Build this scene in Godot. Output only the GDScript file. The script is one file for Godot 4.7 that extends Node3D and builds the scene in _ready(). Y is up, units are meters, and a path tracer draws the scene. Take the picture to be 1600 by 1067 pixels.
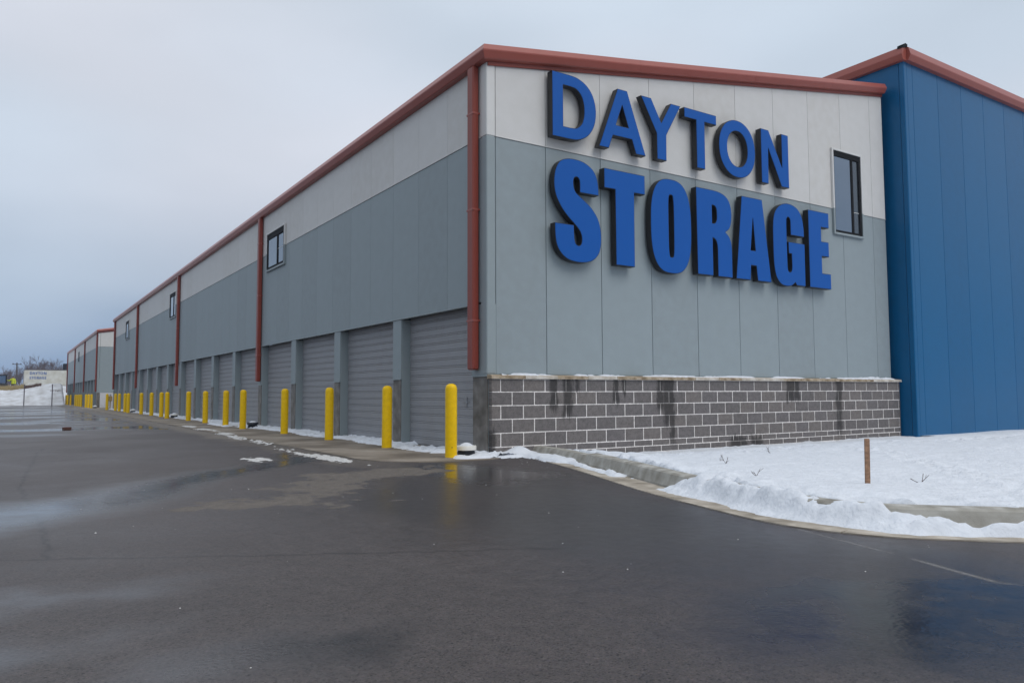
extends Node3D

var M := {}          # materials by name
var used := {}       # numbers given out to repeated names
var rng := RandomNumberGenerator.new()
var n_fine := FastNoiseLite.new()
var n_mid := FastNoiseLite.new()
var n_big := FastNoiseLite.new()

const KERB := [Vector2(0.40, -0.02), Vector2(0.35, 0.30), Vector2(0.27, 0.78), Vector2(-0.25, 2.44), Vector2(-0.93, 4.28), Vector2(-1.23, 5.34), Vector2(-1.40, 6.10), Vector2(-1.37, 6.57), Vector2(-1.23, 6.93), Vector2(-1.0, 7.2), Vector2(-0.72, 7.47), Vector2(-0.2, 7.92), Vector2(0.7, 8.5), Vector2(2.6, 9.3), Vector2(8.0, 10.6), Vector2(40.0, 13.0)]
var kerb_path := PackedVector2Array()   # the kerb's line, smoothed
const PITCH := 3.085
const PANEL := 1.07

# ---------------------------------------------------------------- set-up
func _ready():
	rng.seed = 7
	n_fine.seed = 3; n_fine.noise_type = FastNoiseLite.TYPE_SIMPLEX_SMOOTH; n_fine.frequency = 1.6; n_fine.fractal_octaves = 4
	n_mid.seed = 11; n_mid.noise_type = FastNoiseLite.TYPE_SIMPLEX_SMOOTH; n_mid.frequency = 0.33; n_mid.fractal_octaves = 4
	n_big.seed = 23; n_big.noise_type = FastNoiseLite.TYPE_SIMPLEX_SMOOTH; n_big.frequency = 0.09; n_big.fractal_octaves = 3
	kerb_path = smooth_run(KERB, 6)
	camera_and_light()
	materials()
	ground()
	kerb_and_snow()
	grey_building()
	blue_building()
	far_building()
	sign_letters()
	bollards_and_drains()
	small_things()
	background()

func camera_and_light():
	var cam := Camera3D.new()
	cam.name = "camera"
	cam.fov = 48.27
	cam.near = 0.05
	cam.far = 3000.0
	add_child(cam)
	cam.position = Vector3(-5.897, 0.921, 9.663)
	cam.basis = Basis(Vector3.UP, -deg_to_rad(33.275)) * Basis(Vector3.RIGHT, deg_to_rad(3.8645)) * Basis(Vector3.BACK, deg_to_rad(-0.2211))
	cam.current = true

	var env := Environment.new()
	env.background_mode = Environment.BG_SKY
	var sky := Sky.new()
	var pano := PanoramaSkyMaterial.new()
	pano.panorama = ImageTexture.create_from_image(sky_image())
	sky.sky_material = pano
	env.sky = sky
	env.background_energy_multiplier = 1.0
	env.tonemap_mode = Environment.TONE_MAPPER_LINEAR
	env.tonemap_exposure = 1.0
	env.sdfgi_enabled = true
	env.ssao_enabled = true
	env.ssil_enabled = true
	env.fog_enabled = true
	env.fog_density = 0.0007
	env.fog_light_color = Color(0.72, 0.78, 0.88)
	var we := WorldEnvironment.new()
	we.name = "world_environment"
	we.environment = env
	add_child(we)

	var sun := DirectionalLight3D.new()
	sun.name = "overcast_sun"
	sun.light_energy = 0.40
	sun.light_angular_distance = 40.0
	sun.light_color = Color(1.0, 0.98, 0.955)
	sun.shadow_enabled = true
	add_child(sun)
	sun.look_at_from_position(Vector3.ZERO, -Vector3(0.12, 0.75, 0.62), Vector3.UP)

func sky_image() -> Image:
	# an overcast sky: bright high cloud, darker and bluer towards the horizon all round
	var w := 1024
	var h := 512
	var im := Image.create(w, h, false, Image.FORMAT_RGBF)
	var a := FastNoiseLite.new(); a.seed = 5; a.frequency = 1.1; a.fractal_octaves = 5; a.noise_type = FastNoiseLite.TYPE_SIMPLEX_SMOOTH
	var b := FastNoiseLite.new(); b.seed = 9; b.frequency = 0.55; b.fractal_octaves = 3; b.noise_type = FastNoiseLite.TYPE_SIMPLEX_SMOOTH
	var low := Vector3(0.24, 0.34, 0.51)
	var mid := Vector3(0.50, 0.565, 0.675)
	var high := Vector3(0.635, 0.675, 0.76)
	var top := Vector3(0.90, 0.93, 0.99)
	for j in h:
		var el := (0.5 - (j + 0.5) / h) * PI
		for i in w:
			var az := ((i + 0.5) / w - 0.5) * TAU
			var d := Vector3(sin(az) * cos(el), sin(el), -cos(az) * cos(el))
			var s := maxf(d.y, 0.0)
			# cloud layer seen in perspective: the noise is stretched along the horizon
			var q := Vector3(d.x, s * 2.6, d.z)
			var n1 := a.get_noise_3dv(q * 1.7)
			var n2 := b.get_noise_3dv(q * 1.9 + Vector3(4, 0, 1))
			var e := clampf(s + 0.042 * n1 + 0.05 * n2, 0.0, 1.0)
			var c := low.lerp(mid, smoothstep(0.015, 0.15, e))
			c = c.lerp(high, smoothstep(0.12, 0.34, e))
			c = c.lerp(top, smoothstep(0.36, 0.95, e))
			c *= 1.0 + 0.08 * n1 + 0.16 * n2
			# thinner cloud shows a little blue
			var blue := smoothstep(-0.25, 0.45, b.get_noise_3dv(q * 1.3 + Vector3(-19.08, 0.71, 17.44)))
			c = c.lerp(Vector3(c.x * 0.875, c.y * 0.95, c.z * 0.985), blue)
			im.set_pixel(i, j, Color(c.x, c.y, c.z))
	return im

# ---------------------------------------------------------------- materials
func lin(r: float, g: float, b: float) -> Color:
	return Color(r, g, b).linear_to_srgb()

func noise_tex(freq: float, lo: float, hi: float, size := 512, seed_ := 1, octaves := 4, tint := Vector3(1, 1, 1), kind := FastNoiseLite.TYPE_SIMPLEX_SMOOTH, mid_at := 0.5) -> NoiseTexture2D:
	var n := FastNoiseLite.new()
	n.seed = seed_; n.frequency = freq; n.fractal_octaves = octaves; n.noise_type = kind
	var t := NoiseTexture2D.new()
	t.width = size; t.height = size; t.seamless = true; t.noise = n; t.generate_mipmaps = false
	var g := Gradient.new()
	g.set_color(0, Color(lo * tint.x, lo * tint.y, lo * tint.z))
	g.set_color(1, Color(hi, hi, hi))
	g.add_point(mid_at, Color((lo + hi) * 0.5 * (0.5 + 0.5 * tint.x), (lo + hi) * 0.5 * (0.5 + 0.5 * tint.y), (lo + hi) * 0.5 * (0.5 + 0.5 * tint.z)))
	t.color_ramp = g
	return t

func mat(key: String, c: Color, rough := 0.6, tri_scale := 0.0, albedo: Texture2D = null, bump: Texture2D = null, bump_cm := 0.2) -> StandardMaterial3D:
	var m := StandardMaterial3D.new()
	m.resource_name = key
	m.albedo_color = c
	m.roughness = rough
	if tri_scale > 0.0:
		m.uv1_triplanar = true
		m.uv1_world_triplanar = true
		m.uv1_scale = Vector3.ONE * tri_scale
	if albedo: m.albedo_texture = albedo
	if bump:
		m.heightmap_enabled = true
		m.heightmap_texture = bump
		m.heightmap_scale = bump_cm
	M[key] = m
	return m

func materials():
	var soft := noise_tex(0.010, 0.975, 1.0, 512, 4, 4, Vector3(1, 1, 0.995))
	var soft2 := noise_tex(0.012, 0.965, 1.0, 512, 14, 4, Vector3(1, 0.995, 0.985))
	var emboss := noise_tex(0.16, 0.0, 1.0, 512, 8, 2)
	var grit := noise_tex(0.25, 0.0, 1.0, 512, 18, 3)
	var speck := noise_tex(0.22, 0.55, 1.0, 512, 28, 3, Vector3(1, 0.98, 0.96))
	var cloudy := noise_tex(0.01, 0.62, 1.0, 512, 38, 6, Vector3(1, 0.97, 0.92))
	var blotch := noise_tex(0.02, 0.45, 1.0, 512, 48, 6, Vector3(1.0, 0.93, 0.84))

	mat("panel_grey", lin(0.278, 0.328, 0.350), 0.55, 0.6, soft, emboss, 0.012)
	mat("panel_grey_b", lin(0.270, 0.319, 0.342), 0.55, 0.6, soft2, emboss, 0.012)
	mat("panel_white", lin(0.625, 0.618, 0.605), 0.55, 0.6, soft, emboss, 0.012)
	mat("panel_white_b", lin(0.612, 0.605, 0.590), 0.55, 0.6, soft2, emboss, 0.012)
	mat("trim_grey", lin(0.280, 0.328, 0.345), 0.42, 0.5, soft)
	mat("trim_white", lin(0.66, 0.655, 0.64), 0.42, 0.5, soft)
	mat("seam", lin(0.05, 0.055, 0.06), 0.8)
	mat("core", lin(0.10, 0.115, 0.12), 0.8)
	mat("red", lin(0.34, 0.084, 0.062), 0.34, 0.4, soft2)
	mat("red_pipe", lin(0.25, 0.042, 0.024), 0.42, 0.4, soft2)
	mat("door", lin(0.285, 0.289, 0.308), 0.48, 0.5, soft2)
	mat("door_b", lin(0.278, 0.282, 0.300), 0.48, 0.5, soft2)
	mat("guard", lin(0.235, 0.222, 0.210), 0.50, 0.6, cloudy)
	mat("steel", lin(0.35, 0.36, 0.38), 0.35)
	M.steel.metallic = 0.8
	mat("rubber", lin(0.02, 0.02, 0.022), 0.8)
	mat("black_frame", lin(0.012, 0.013, 0.015), 0.7)
	M.black_frame.metallic_specular = 0.25
	mat("glass", lin(0.20, 0.25, 0.31), 0.03)
	M.glass.metallic = 0.85
	mat("dark_glass", lin(0.10, 0.12, 0.14), 0.05)
	M.dark_glass.metallic = 0.7
	mat("roof", lin(0.40, 0.40, 0.40), 0.5, 0.3, soft)
	mat("blue_wall", lin(0.002, 0.108, 0.262), 0.30, 0.5, soft)
	M.blue_wall.metallic_specular = 0.4
	mat("blue_wall_b", lin(0.002, 0.104, 0.255), 0.31, 0.5, soft2)
	M.blue_wall_b.metallic_specular = 0.4
	mat("letter_blue", lin(0.002, 0.088, 0.37), 0.55)
	M.letter_blue.metallic_specular = 0.35
	mat("letter_black", lin(0.010, 0.010, 0.012), 0.45)
	mat("yellow", lin(0.90, 0.58, 0.0), 0.42, 1.4, noise_tex(0.03, 0.92, 1.0, 256, 58, 5, Vector3(1, 0.98, 0.9)))
	M.yellow.metallic_specular = 0.35
	mat("yellow_base", lin(0.62, 0.42, 0.02), 0.5)
	mat("concrete", lin(0.33, 0.29, 0.245), 0.75, 0.21, noise_tex(0.008, 0.6, 1.0, 512, 49, 6, Vector3(1.0, 0.96, 0.90)), null)
	mat("kerb", lin(0.52, 0.515, 0.485), 0.85, 0.9, cloudy, grit, 0.25)
	mat("pan", lin(0.55, 0.50, 0.43), 0.8, 0.6, cloudy, grit, 0.15)
	mat("sill", lin(0.62, 0.54, 0.44), 0.85, 0.9, noise_tex(0.012, 0.55, 1.0, 512, 68, 5, Vector3(0.95, 0.86, 0.72)), grit, 0.15)
	mat("sill_pale", lin(0.70, 0.67, 0.62), 0.85, 0.9, noise_tex(0.012, 0.7, 1.0, 512, 69, 5, Vector3(1, 0.95, 0.88)), grit, 0.15)
	mat("snow", lin(0.70, 0.735, 0.79), 0.9, 0.8, noise_tex(0.02, 0.93, 1.0, 512, 78, 5), noise_tex(0.06, 0.0, 1.0, 512, 79, 5), 0.8)
	mat("slush", lin(0.66, 0.68, 0.70), 0.8, 1.1, noise_tex(0.03, 0.80, 1.0, 512, 88, 5, Vector3(1, 0.97, 0.93)), noise_tex(0.09, 0.0, 1.0, 512, 89, 4), 0.35)
	mat("far_snow", lin(0.68, 0.715, 0.77), 0.9, 0.06, noise_tex(0.03, 0.72, 1.0, 512, 98, 6, Vector3(0.95, 0.92, 0.88), FastNoiseLite.TYPE_SIMPLEX_SMOOTH, 0.3))
	mat("wood", lin(0.44, 0.25, 0.15), 0.8, 3.0, noise_tex(0.03, 0.6, 1.0, 256, 108, 4))
	mat("white_plastic", lin(0.68, 0.67, 0.63), 0.4)
	mat("black_plastic", lin(0.014, 0.018, 0.024), 0.45)
	mat("trailer", lin(0.60, 0.60, 0.56), 0.5, 0.25, noise_tex(0.015, 0.88, 1.0, 256, 118, 5, Vector3(1, 0.98, 0.93)))
	mat("trailer_dark", lin(0.06, 0.05, 0.05), 0.6)
	mat("trailer_blue", lin(0.008, 0.075, 0.28), 0.5)
	mat("pale_block", lin(0.60, 0.61, 0.64), 0.8, 0.5, soft2)
	mat("bark", lin(0.085, 0.062, 0.055), 0.9)
	mat("bark_far", lin(0.115, 0.078, 0.072), 0.9)
	mat("pole", lin(0.07, 0.06, 0.055), 0.9)
	mat("dry_grass", lin(0.42, 0.33, 0.17), 0.9)
	mat("brush", lin(0.12, 0.07, 0.055), 0.9)
	mat("brick", lin(0.16, 0.065, 0.045), 0.8, 4.0, speck)
	mat("post", lin(0.10, 0.085, 0.10), 0.5)
	mat("meter", lin(0.25, 0.17, 0.06), 0.5)

# ---------------------------------------------------------------- mesh helpers
func newst() -> SurfaceTool:
	var st := SurfaceTool.new()
	st.begin(Mesh.PRIMITIVE_TRIANGLES)
	return st

func tri(st: SurfaceTool, a: Vector3, b: Vector3, c: Vector3, hint: Vector3):
	var n := (c - a).cross(b - a)
	if n.length_squared() < 1e-16: return
	n = n.normalized()
	if n.dot(hint) < 0.0:
		var t := b; b = c; c = t; n = -n
	for v in [a, b, c]:
		st.set_normal(n); st.set_uv(Vector2(v.x + v.z, v.y)); st.add_vertex(v)

func quad(st: SurfaceTool, a: Vector3, b: Vector3, c: Vector3, d: Vector3, hint: Vector3):
	tri(st, a, b, c, hint); tri(st, a, c, d, hint)

# a box with chamfered edges
func bbox(st: SurfaceTool, lo: Vector3, hi: Vector3, bev := 0.004):
	var s := hi - lo
	bev = minf(bev, minf(s.x, minf(s.y, s.z)) * 0.45)
	var p := func(sx: int, sy: int, sz: int, ax: int) -> Vector3:
		# corner moved in along every axis but ax
		var sg := [sx, sy, sz]
		var v := Vector3.ZERO
		for k in 3:
			var e: float = hi[k] if sg[k] > 0 else lo[k]
			v[k] = e if k == ax else e - sg[k] * bev
		return v
	for ax in 3:
		var u := (ax + 1) % 3
		var w := (ax + 2) % 3
		for sg in [-1, 1]:
			var q := []
			for k in [[-1, -1], [1, -1], [1, 1], [-1, 1]]:
				var g := [0, 0, 0]
				g[ax] = sg; g[u] = k[0]; g[w] = k[1]
				q.append(p.call(g[0], g[1], g[2], ax))
			var hn := Vector3.ZERO; hn[ax] = sg
			quad(st, q[0], q[1], q[2], q[3], hn)
		# edges running along ax
		for su in [-1, 1]:
			for sw in [-1, 1]:
				var g1 := [0, 0, 0]; g1[u] = su; g1[w] = sw; g1[ax] = -1
				var g2 := [0, 0, 0]; g2[u] = su; g2[w] = sw; g2[ax] = 1
				var h := Vector3.ZERO; h[u] = su; h[w] = sw
				quad(st, p.call(g1[0], g1[1], g1[2], u), p.call(g2[0], g2[1], g2[2], u), p.call(g2[0], g2[1], g2[2], w), p.call(g1[0], g1[1], g1[2], w), h)
	for sx in [-1, 1]:
		for sy in [-1, 1]:
			for sz in [-1, 1]:
				tri(st, p.call(sx, sy, sz, 0), p.call(sx, sy, sz, 1), p.call(sx, sy, sz, 2), Vector3(sx, sy, sz))

func plain_box(st: SurfaceTool, lo: Vector3, hi: Vector3):
	var c := [Vector3(lo.x, lo.y, lo.z), Vector3(hi.x, lo.y, lo.z), Vector3(hi.x, hi.y, lo.z), Vector3(lo.x, hi.y, lo.z), Vector3(lo.x, lo.y, hi.z), Vector3(hi.x, lo.y, hi.z), Vector3(hi.x, hi.y, hi.z), Vector3(lo.x, hi.y, hi.z)]
	quad(st, c[0], c[1], c[2], c[3], Vector3.FORWARD); quad(st, c[4], c[5], c[6], c[7], Vector3.BACK)
	quad(st, c[0], c[1], c[5], c[4], Vector3.DOWN); quad(st, c[3], c[2], c[6], c[7], Vector3.UP)
	quad(st, c[0], c[3], c[7], c[4], Vector3.LEFT); quad(st, c[1], c[2], c[6], c[5], Vector3.RIGHT)

# a flat polygon in the plane (ux, uy) at o, pushed out along ud
func prism(st: SurfaceTool, poly: PackedVector2Array, o: Vector3, ux: Vector3, uy: Vector3, ud: Vector3, caps := true, sides := true):
	var ccw := not Geometry2D.is_polygon_clockwise(poly)
	var n := poly.size()
	var at := func(v: Vector2) -> Vector3: return o + ux * v.x + uy * v.y
	if sides:
		for i in n:
			var a := poly[i]
			var b := poly[(i + 1) % n]
			var e := b - a
			var out2 := Vector2(e.y, -e.x) if ccw else Vector2(-e.y, e.x)
			quad(st, at.call(a), at.call(b), at.call(b) + ud, at.call(a) + ud, ux * out2.x + uy * out2.y)
	if caps:
		var idx := Geometry2D.triangulate_polygon(poly)
		for k in range(0, idx.size(), 3):
			var a: Vector3 = at.call(poly[idx[k]])
			var b: Vector3 = at.call(poly[idx[k + 1]])
			var c: Vector3 = at.call(poly[idx[k + 2]])
			tri(st, a, b, c, -ud)
			tri(st, a + ud, b + ud, c + ud, ud)

# a turned shape: profile of (radius, height) from bottom to top
func lathe(st: SurfaceTool, prof: Array, seg: int, o: Vector3):
	for i in prof.size() - 1:
		var a: Vector2 = prof[i]
		var b: Vector2 = prof[i + 1]
		var t := (b - a).normalized()
		var nr := Vector2(t.y, -t.x)
		var na := nr
		var nb := nr
		if i > 0:
			var tp: Vector2 = (prof[i] - prof[i - 1]).normalized()
			if tp.dot(t) > 0.55: na = (nr + Vector2(tp.y, -tp.x)).normalized()
		if i < prof.size() - 2:
			var tn: Vector2 = (prof[i + 2] - prof[i + 1]).normalized()
			if tn.dot(t) > 0.55: nb = (nr + Vector2(tn.y, -tn.x)).normalized()
		for k in seg:
			var f0 := TAU * k / seg
			var f1 := TAU * (k + 1) / seg
			var v := [[a, f0, na], [b, f1, nb], [b, f0, nb], [a, f0, na], [a, f1, na], [b, f1, nb]]
			for q in v:
				var r: Vector2 = q[0]
				var m: Vector2 = q[2]
				st.set_normal(Vector3(cos(q[1]) * m.x, m.y, sin(q[1]) * m.x))
				st.set_uv(Vector2(q[1], r.y))
				st.add_vertex(o + Vector3(cos(q[1]) * r.x, r.y, sin(q[1]) * r.x))

func tube(st: SurfaceTool, a: Vector3, b: Vector3, ra: float, rb: float, seg := 6):
	var d := (b - a).normalized()
	var u := d.cross(Vector3.UP if absf(d.y) < 0.9 else Vector3.RIGHT).normalized()
	var w := d.cross(u)
	for k in seg:
		var f0 := TAU * k / seg
		var f1 := TAU * (k + 1) / seg
		var n0 := u * cos(f0) + w * sin(f0)
		var n1 := u * cos(f1) + w * sin(f1)
		var v := [[a + n0 * ra, n0], [b + n0 * rb, n0], [b + n1 * rb, n1], [a + n0 * ra, n0], [b + n1 * rb, n1], [a + n1 * ra, n1]]
		for q in v:
			st.set_normal(q[1]); st.set_uv(Vector2.ZERO); st.add_vertex(q[0])
		if ra > 0.01: tri(st, a, a + n0 * ra, a + n1 * ra, -d)
		if rb > 0.01: tri(st, b, b + n0 * rb, b + n1 * rb, d)

# a height field over a rectangle; cells with no corner kept are left out
func field(st: SurfaceTool, xs: PackedFloat64Array, zs: PackedFloat64Array, hf: Callable, keep: Callable, uv_o := Vector2.ZERO, uv_s := Vector2.ONE):
	var nx := xs.size()
	var nz := zs.size()
	var hs := PackedFloat32Array(); hs.resize(nx * nz)
	var ks := PackedByteArray(); ks.resize(nx * nz)
	for j in nz:
		for i in nx:
			hs[j * nx + i] = hf.call(xs[i], zs[j])
			ks[j * nx + i] = 1 if keep.call(xs[i], zs[j], hs[j * nx + i]) else 0
	var index := {}
	var count := 0
	var vert := func(i: int, j: int): 
		var il := maxi(i - 1, 0); var ir := mini(i + 1, nx - 1); var jl := maxi(j - 1, 0); var jr := mini(j + 1, nz - 1)
		var dx := (hs[j * nx + ir] - hs[j * nx + il]) / (xs[ir] - xs[il])
		var dz := (hs[jr * nx + i] - hs[jl * nx + i]) / (zs[jr] - zs[jl])
		st.set_normal(Vector3(-dx, 1.0, -dz).normalized())
		st.set_uv((Vector2(xs[i], zs[j]) - uv_o) * uv_s)
		st.set_uv2(Vector2(xs[i], zs[j]) * 0.61)
		st.add_vertex(Vector3(xs[i], hs[j * nx + i], zs[j]))
	for j in nz - 1:
		for i in nx - 1:
			if ks[j * nx + i] + ks[j * nx + i + 1] + ks[(j + 1) * nx + i] + ks[(j + 1) * nx + i + 1] == 0: continue
			for q in [[i, j], [i + 1, j], [i + 1, j + 1], [i, j], [i + 1, j + 1], [i, j + 1]]:
				var key: int = q[1] * nx + q[0]
				if not index.has(key):
					index[key] = count; count += 1
					vert.call(q[0], q[1])
				st.add_index(index[key])

func steps(a: float, b: float, d: float) -> PackedFloat64Array:
	var n := maxi(1, int(round((b - a) / d)))
	var r := PackedFloat64Array()
	for i in n + 1: r.append(a + (b - a) * i / n)
	return r

func put(st: SurfaceTool, called: String, m: Material, parent: Node = self) -> MeshInstance3D:
	var o := MeshInstance3D.new()
	o.name = numbered(called) if parent == self else called
	o.mesh = st.commit()
	o.material_override = null
	if o.mesh.get_surface_count(): o.mesh.surface_set_material(0, m)
	parent.add_child(o, true)
	return o

func share(mesh: Mesh, called: String, m: Material, parent: Node, at: Vector3) -> MeshInstance3D:
	var o := MeshInstance3D.new()
	o.name = called
	o.mesh = mesh
	o.set_surface_override_material(0, m)
	o.position = at
	parent.add_child(o, true)
	return o

func numbered(called: String) -> String:
	var k: int = used.get(called, 0)
	used[called] = k + 1
	return called if k == 0 else "%s_%03d" % [called, k]

func thing(called: String, label: String, category: String, at := Vector3.ZERO, group := "") -> Node3D:
	var o := Node3D.new()
	o.name = numbered(called)
	add_child(o)
	o.position = at
	tag(o, label, category, group)
	return o

func tag(o: Node, label: String, category: String, group := "", kind := ""):
	o.set_meta("label", label)
	o.set_meta("category", category)
	if group: o.set_meta("group", group)
	if kind: o.set_meta("kind", kind)

func structure(o: Node) -> Node:
	o.set_meta("kind", "structure")
	return o

func box_part(called: String, lo: Vector3, hi: Vector3, m: Material, parent: Node, bev := 0.004) -> MeshInstance3D:
	var st := newst()
	bbox(st, lo, hi, bev)
	return put(st, called, m, parent)

# a smooth line through points
func smooth_run(p: Array, sub := 6) -> PackedVector2Array:
	var r := PackedVector2Array()
	for i in p.size() - 1:
		var p0: Vector2 = p[maxi(i - 1, 0)]
		var p1: Vector2 = p[i]
		var p2: Vector2 = p[i + 1]
		var p3: Vector2 = p[mini(i + 2, p.size() - 1)]
		for k in sub: r.append(p1.cubic_interpolate(p2, p0, p3, float(k) / sub))
	r.append(p[p.size() - 1])
	return r

# ---------------------------------------------------------------- the ground
func fall(z: float) -> float:
	return -0.0019 * maxf(0.0, -z)

# the lot drains to the kerb: it rises gently away from it
func lot_y(x: float, z: float) -> float:
	var t := -0.78 * (x + 1.4) + 0.62 * (z - 6.1)
	var s := clampf(t, 0.0, 7.0)
	return fall(z) + 0.028 * (s - s * s / 14.0) * smoothstep(-0.3, 1.2, t)

# distance from the kerb's line, positive on the snow side
func kerb_side(x: float, z: float) -> float:
	if kerb_grid.is_empty(): fill_kerb_grid()
	var gx := (x + 3.0) * 10.0
	var gz := (z + 1.0) * 10.0
	if gx < 0.0 or gz < 0.0 or gx >= 159.0 or gz >= 129.0: return kerb_exact(x, z)
	var i := int(gx)
	var j := int(gz)
	var k := j * 160 + i
	return lerpf(lerpf(kerb_grid[k], kerb_grid[k + 1], gx - i), lerpf(kerb_grid[k + 160], kerb_grid[k + 161], gx - i), gz - j)

var kerb_grid := PackedFloat32Array()
func fill_kerb_grid():
	kerb_grid.resize(160 * 130)
	for j in 130:
		for i in 160: kerb_grid[j * 160 + i] = kerb_exact(-3.0 + i * 0.1, -1.0 + j * 0.1)

func kerb_exact(x: float, z: float) -> float:
	var p := Vector2(x, z)
	var best := 1e9
	var side := 1.0
	for i in kerb_path.size() - 1:
		var a := kerb_path[i]
		var b := kerb_path[i + 1]
		var e := b - a
		var t := clampf((p - a).dot(e) / e.length_squared(), 0.0, 1.0)
		var d := p.distance_squared_to(a + e * t)
		if d < best:
			best = d
			side = 1.0 if e.cross(p - a) < 0.0 else -1.0
	return side * sqrt(best)

func seg_dist(p: Vector2, pts: Array) -> float:
	var best := 1e9
	for i in pts.size() - 1:
		var a: Vector2 = pts[i]
		var e: Vector2 = pts[i + 1] - a
		var t := clampf((p - a).dot(e) / e.length_squared(), 0.0, 1.0)
		best = minf(best, p.distance_to(a + e * t))
	return best

const BAND := [Vector2(-9.5, 5.2), Vector2(-6.2, 3.3), Vector2(-5.0, 2.0), Vector2(-4.1, 0.6), Vector2(-2.5, -0.9), Vector2(-1.9, -3.0)]
const SEDIMENT := [Vector2(-4.0, 3.15), Vector2(-3.2, 2.3), Vector2(-2.6, 1.6), Vector2(-1.9, 1.35)]
const CRACK_A := [Vector2(-9.0, 3.2), Vector2(-5.9, 4.83), Vector2(-5.05, 5.27), Vector2(-4.46, 5.57), Vector2(-3.2, 6.15)]
const CRACK_B := [Vector2(-5.72, 4.9), Vector2(-5.69, 3.6), Vector2(-5.74, 2.4), Vector2(-5.80, 0.6), Vector2(-5.72, -1.0), Vector2(-5.5, -5.0), Vector2(-4.7, -12.0), Vector2(-4.6, -30.0)]

const SEAM_LINE := [Vector2(-1.20, 5.45), Vector2(-1.30, 5.85), Vector2(-1.46, 6.42), Vector2(-1.60, 6.80), Vector2(-1.80, 7.28), Vector2(-1.95, 7.62), Vector2(-2.06, 7.9), Vector2(-1.9, 8.3), Vector2(-1.2, 9.2)]

# how wet the asphalt is (0 dry, 1 standing film) and how much sediment has dried on it
func wet_at(x: float, z: float) -> Vector2:
	var p := Vector2(x, z)
	var nb := n_big.get_noise_2d(x * 2.2, z * 2.2)
	var nm := n_mid.get_noise_2d(x * 2.0, z * 2.0)
	var nf := n_fine.get_noise_2d(x * 1.3, z * 1.3)
	var w := 0.22 + 0.22 * nb + 0.16 * nm
	# runoff crossing the lot
	var d := (seg_dist(p, BAND) + 0.26 * nm + 0.09 * nf) / lerpf(0.62, 1.25, smoothstep(-3.2, -6.0, x))
	w = maxf(w, (0.94 + 0.20 * nm + 0.12 * nf) * (1.0 - smoothstep(0.05, 1.05, d)))
	# water lying along the kerb and before the corner
	var k := Vector2((x + 2.4) / 1.75, (z - 5.2) / 4.9).length() + 0.22 * nm + 0.15 * nb
	w = maxf(w, 0.64 * (1.0 - smoothstep(0.45, 1.35, k)))
	var q := Vector2((x + 3.0) / 1.25, (z - 7.95) / 0.80).length() + 0.30 * nm + 0.15 * nf
	w = maxf(w, (0.86 + 0.25 * nf) * (1.0 - smoothstep(0.5, 1.3, q)))
	var cw := Vector2((x + 1.35) / 0.95, (z - 2.1) / 1.7).length() + 0.35 * nm + 0.1 * nf
	w = maxf(w, 0.93 * (1.0 - smoothstep(0.45, 1.25, cw)))
	# shallow films in the hollows near the viewer
	for h in [[-5.62, 5.92, 0.75, 0.45], [-6.2, 6.7, 1.0, 0.5], [-5.35, 7.1, 0.7, 0.4]]:
		var hd := Vector2((x - h[0]) / h[2], (z - h[1]) / h[3]).length() + 0.7 * nm + 0.25 * nf
		w = maxf(w, 0.84 * (1.0 - smoothstep(0.0, 1.5, hd)))
	# farther down the lot the film lies in long patches
	if z < -9.0:
		var s := n_mid.get_noise_2d(x * 0.35 + 40.0, z * 0.75) + 0.5 * n_mid.get_noise_2d(x * 0.9, z * 1.7 + 9.0)
		w = lerpf(w, 0.35 + 0.75 * smoothstep(-0.12, 0.22, s), smoothstep(-9.0, -14.0, z) * 0.92)
	var sd := seg_dist(p, SEDIMENT) + 0.60 * nm + 0.36 * nf + 0.34 * n_fine.get_noise_2d(x * 4.0, z * 4.0)
	var sed := 1.0 - smoothstep(0.28, 0.44, sd)
	# silt washed off the apron
	var ap := absf(x + 1.95 + 0.15 * nm) + 0.5 * maxf(0.0, z - 0.8)
	sed = maxf(sed, 0.75 * (1.0 - smoothstep(0.15, 0.5, ap + 0.35 * nf)) * smoothstep(2.0, -1.0, z))
	return Vector2(clampf(w * (1.0 - 0.85 * sed), 0.0, 1.0), clampf(sed, 0.0, 1.0))

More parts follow.
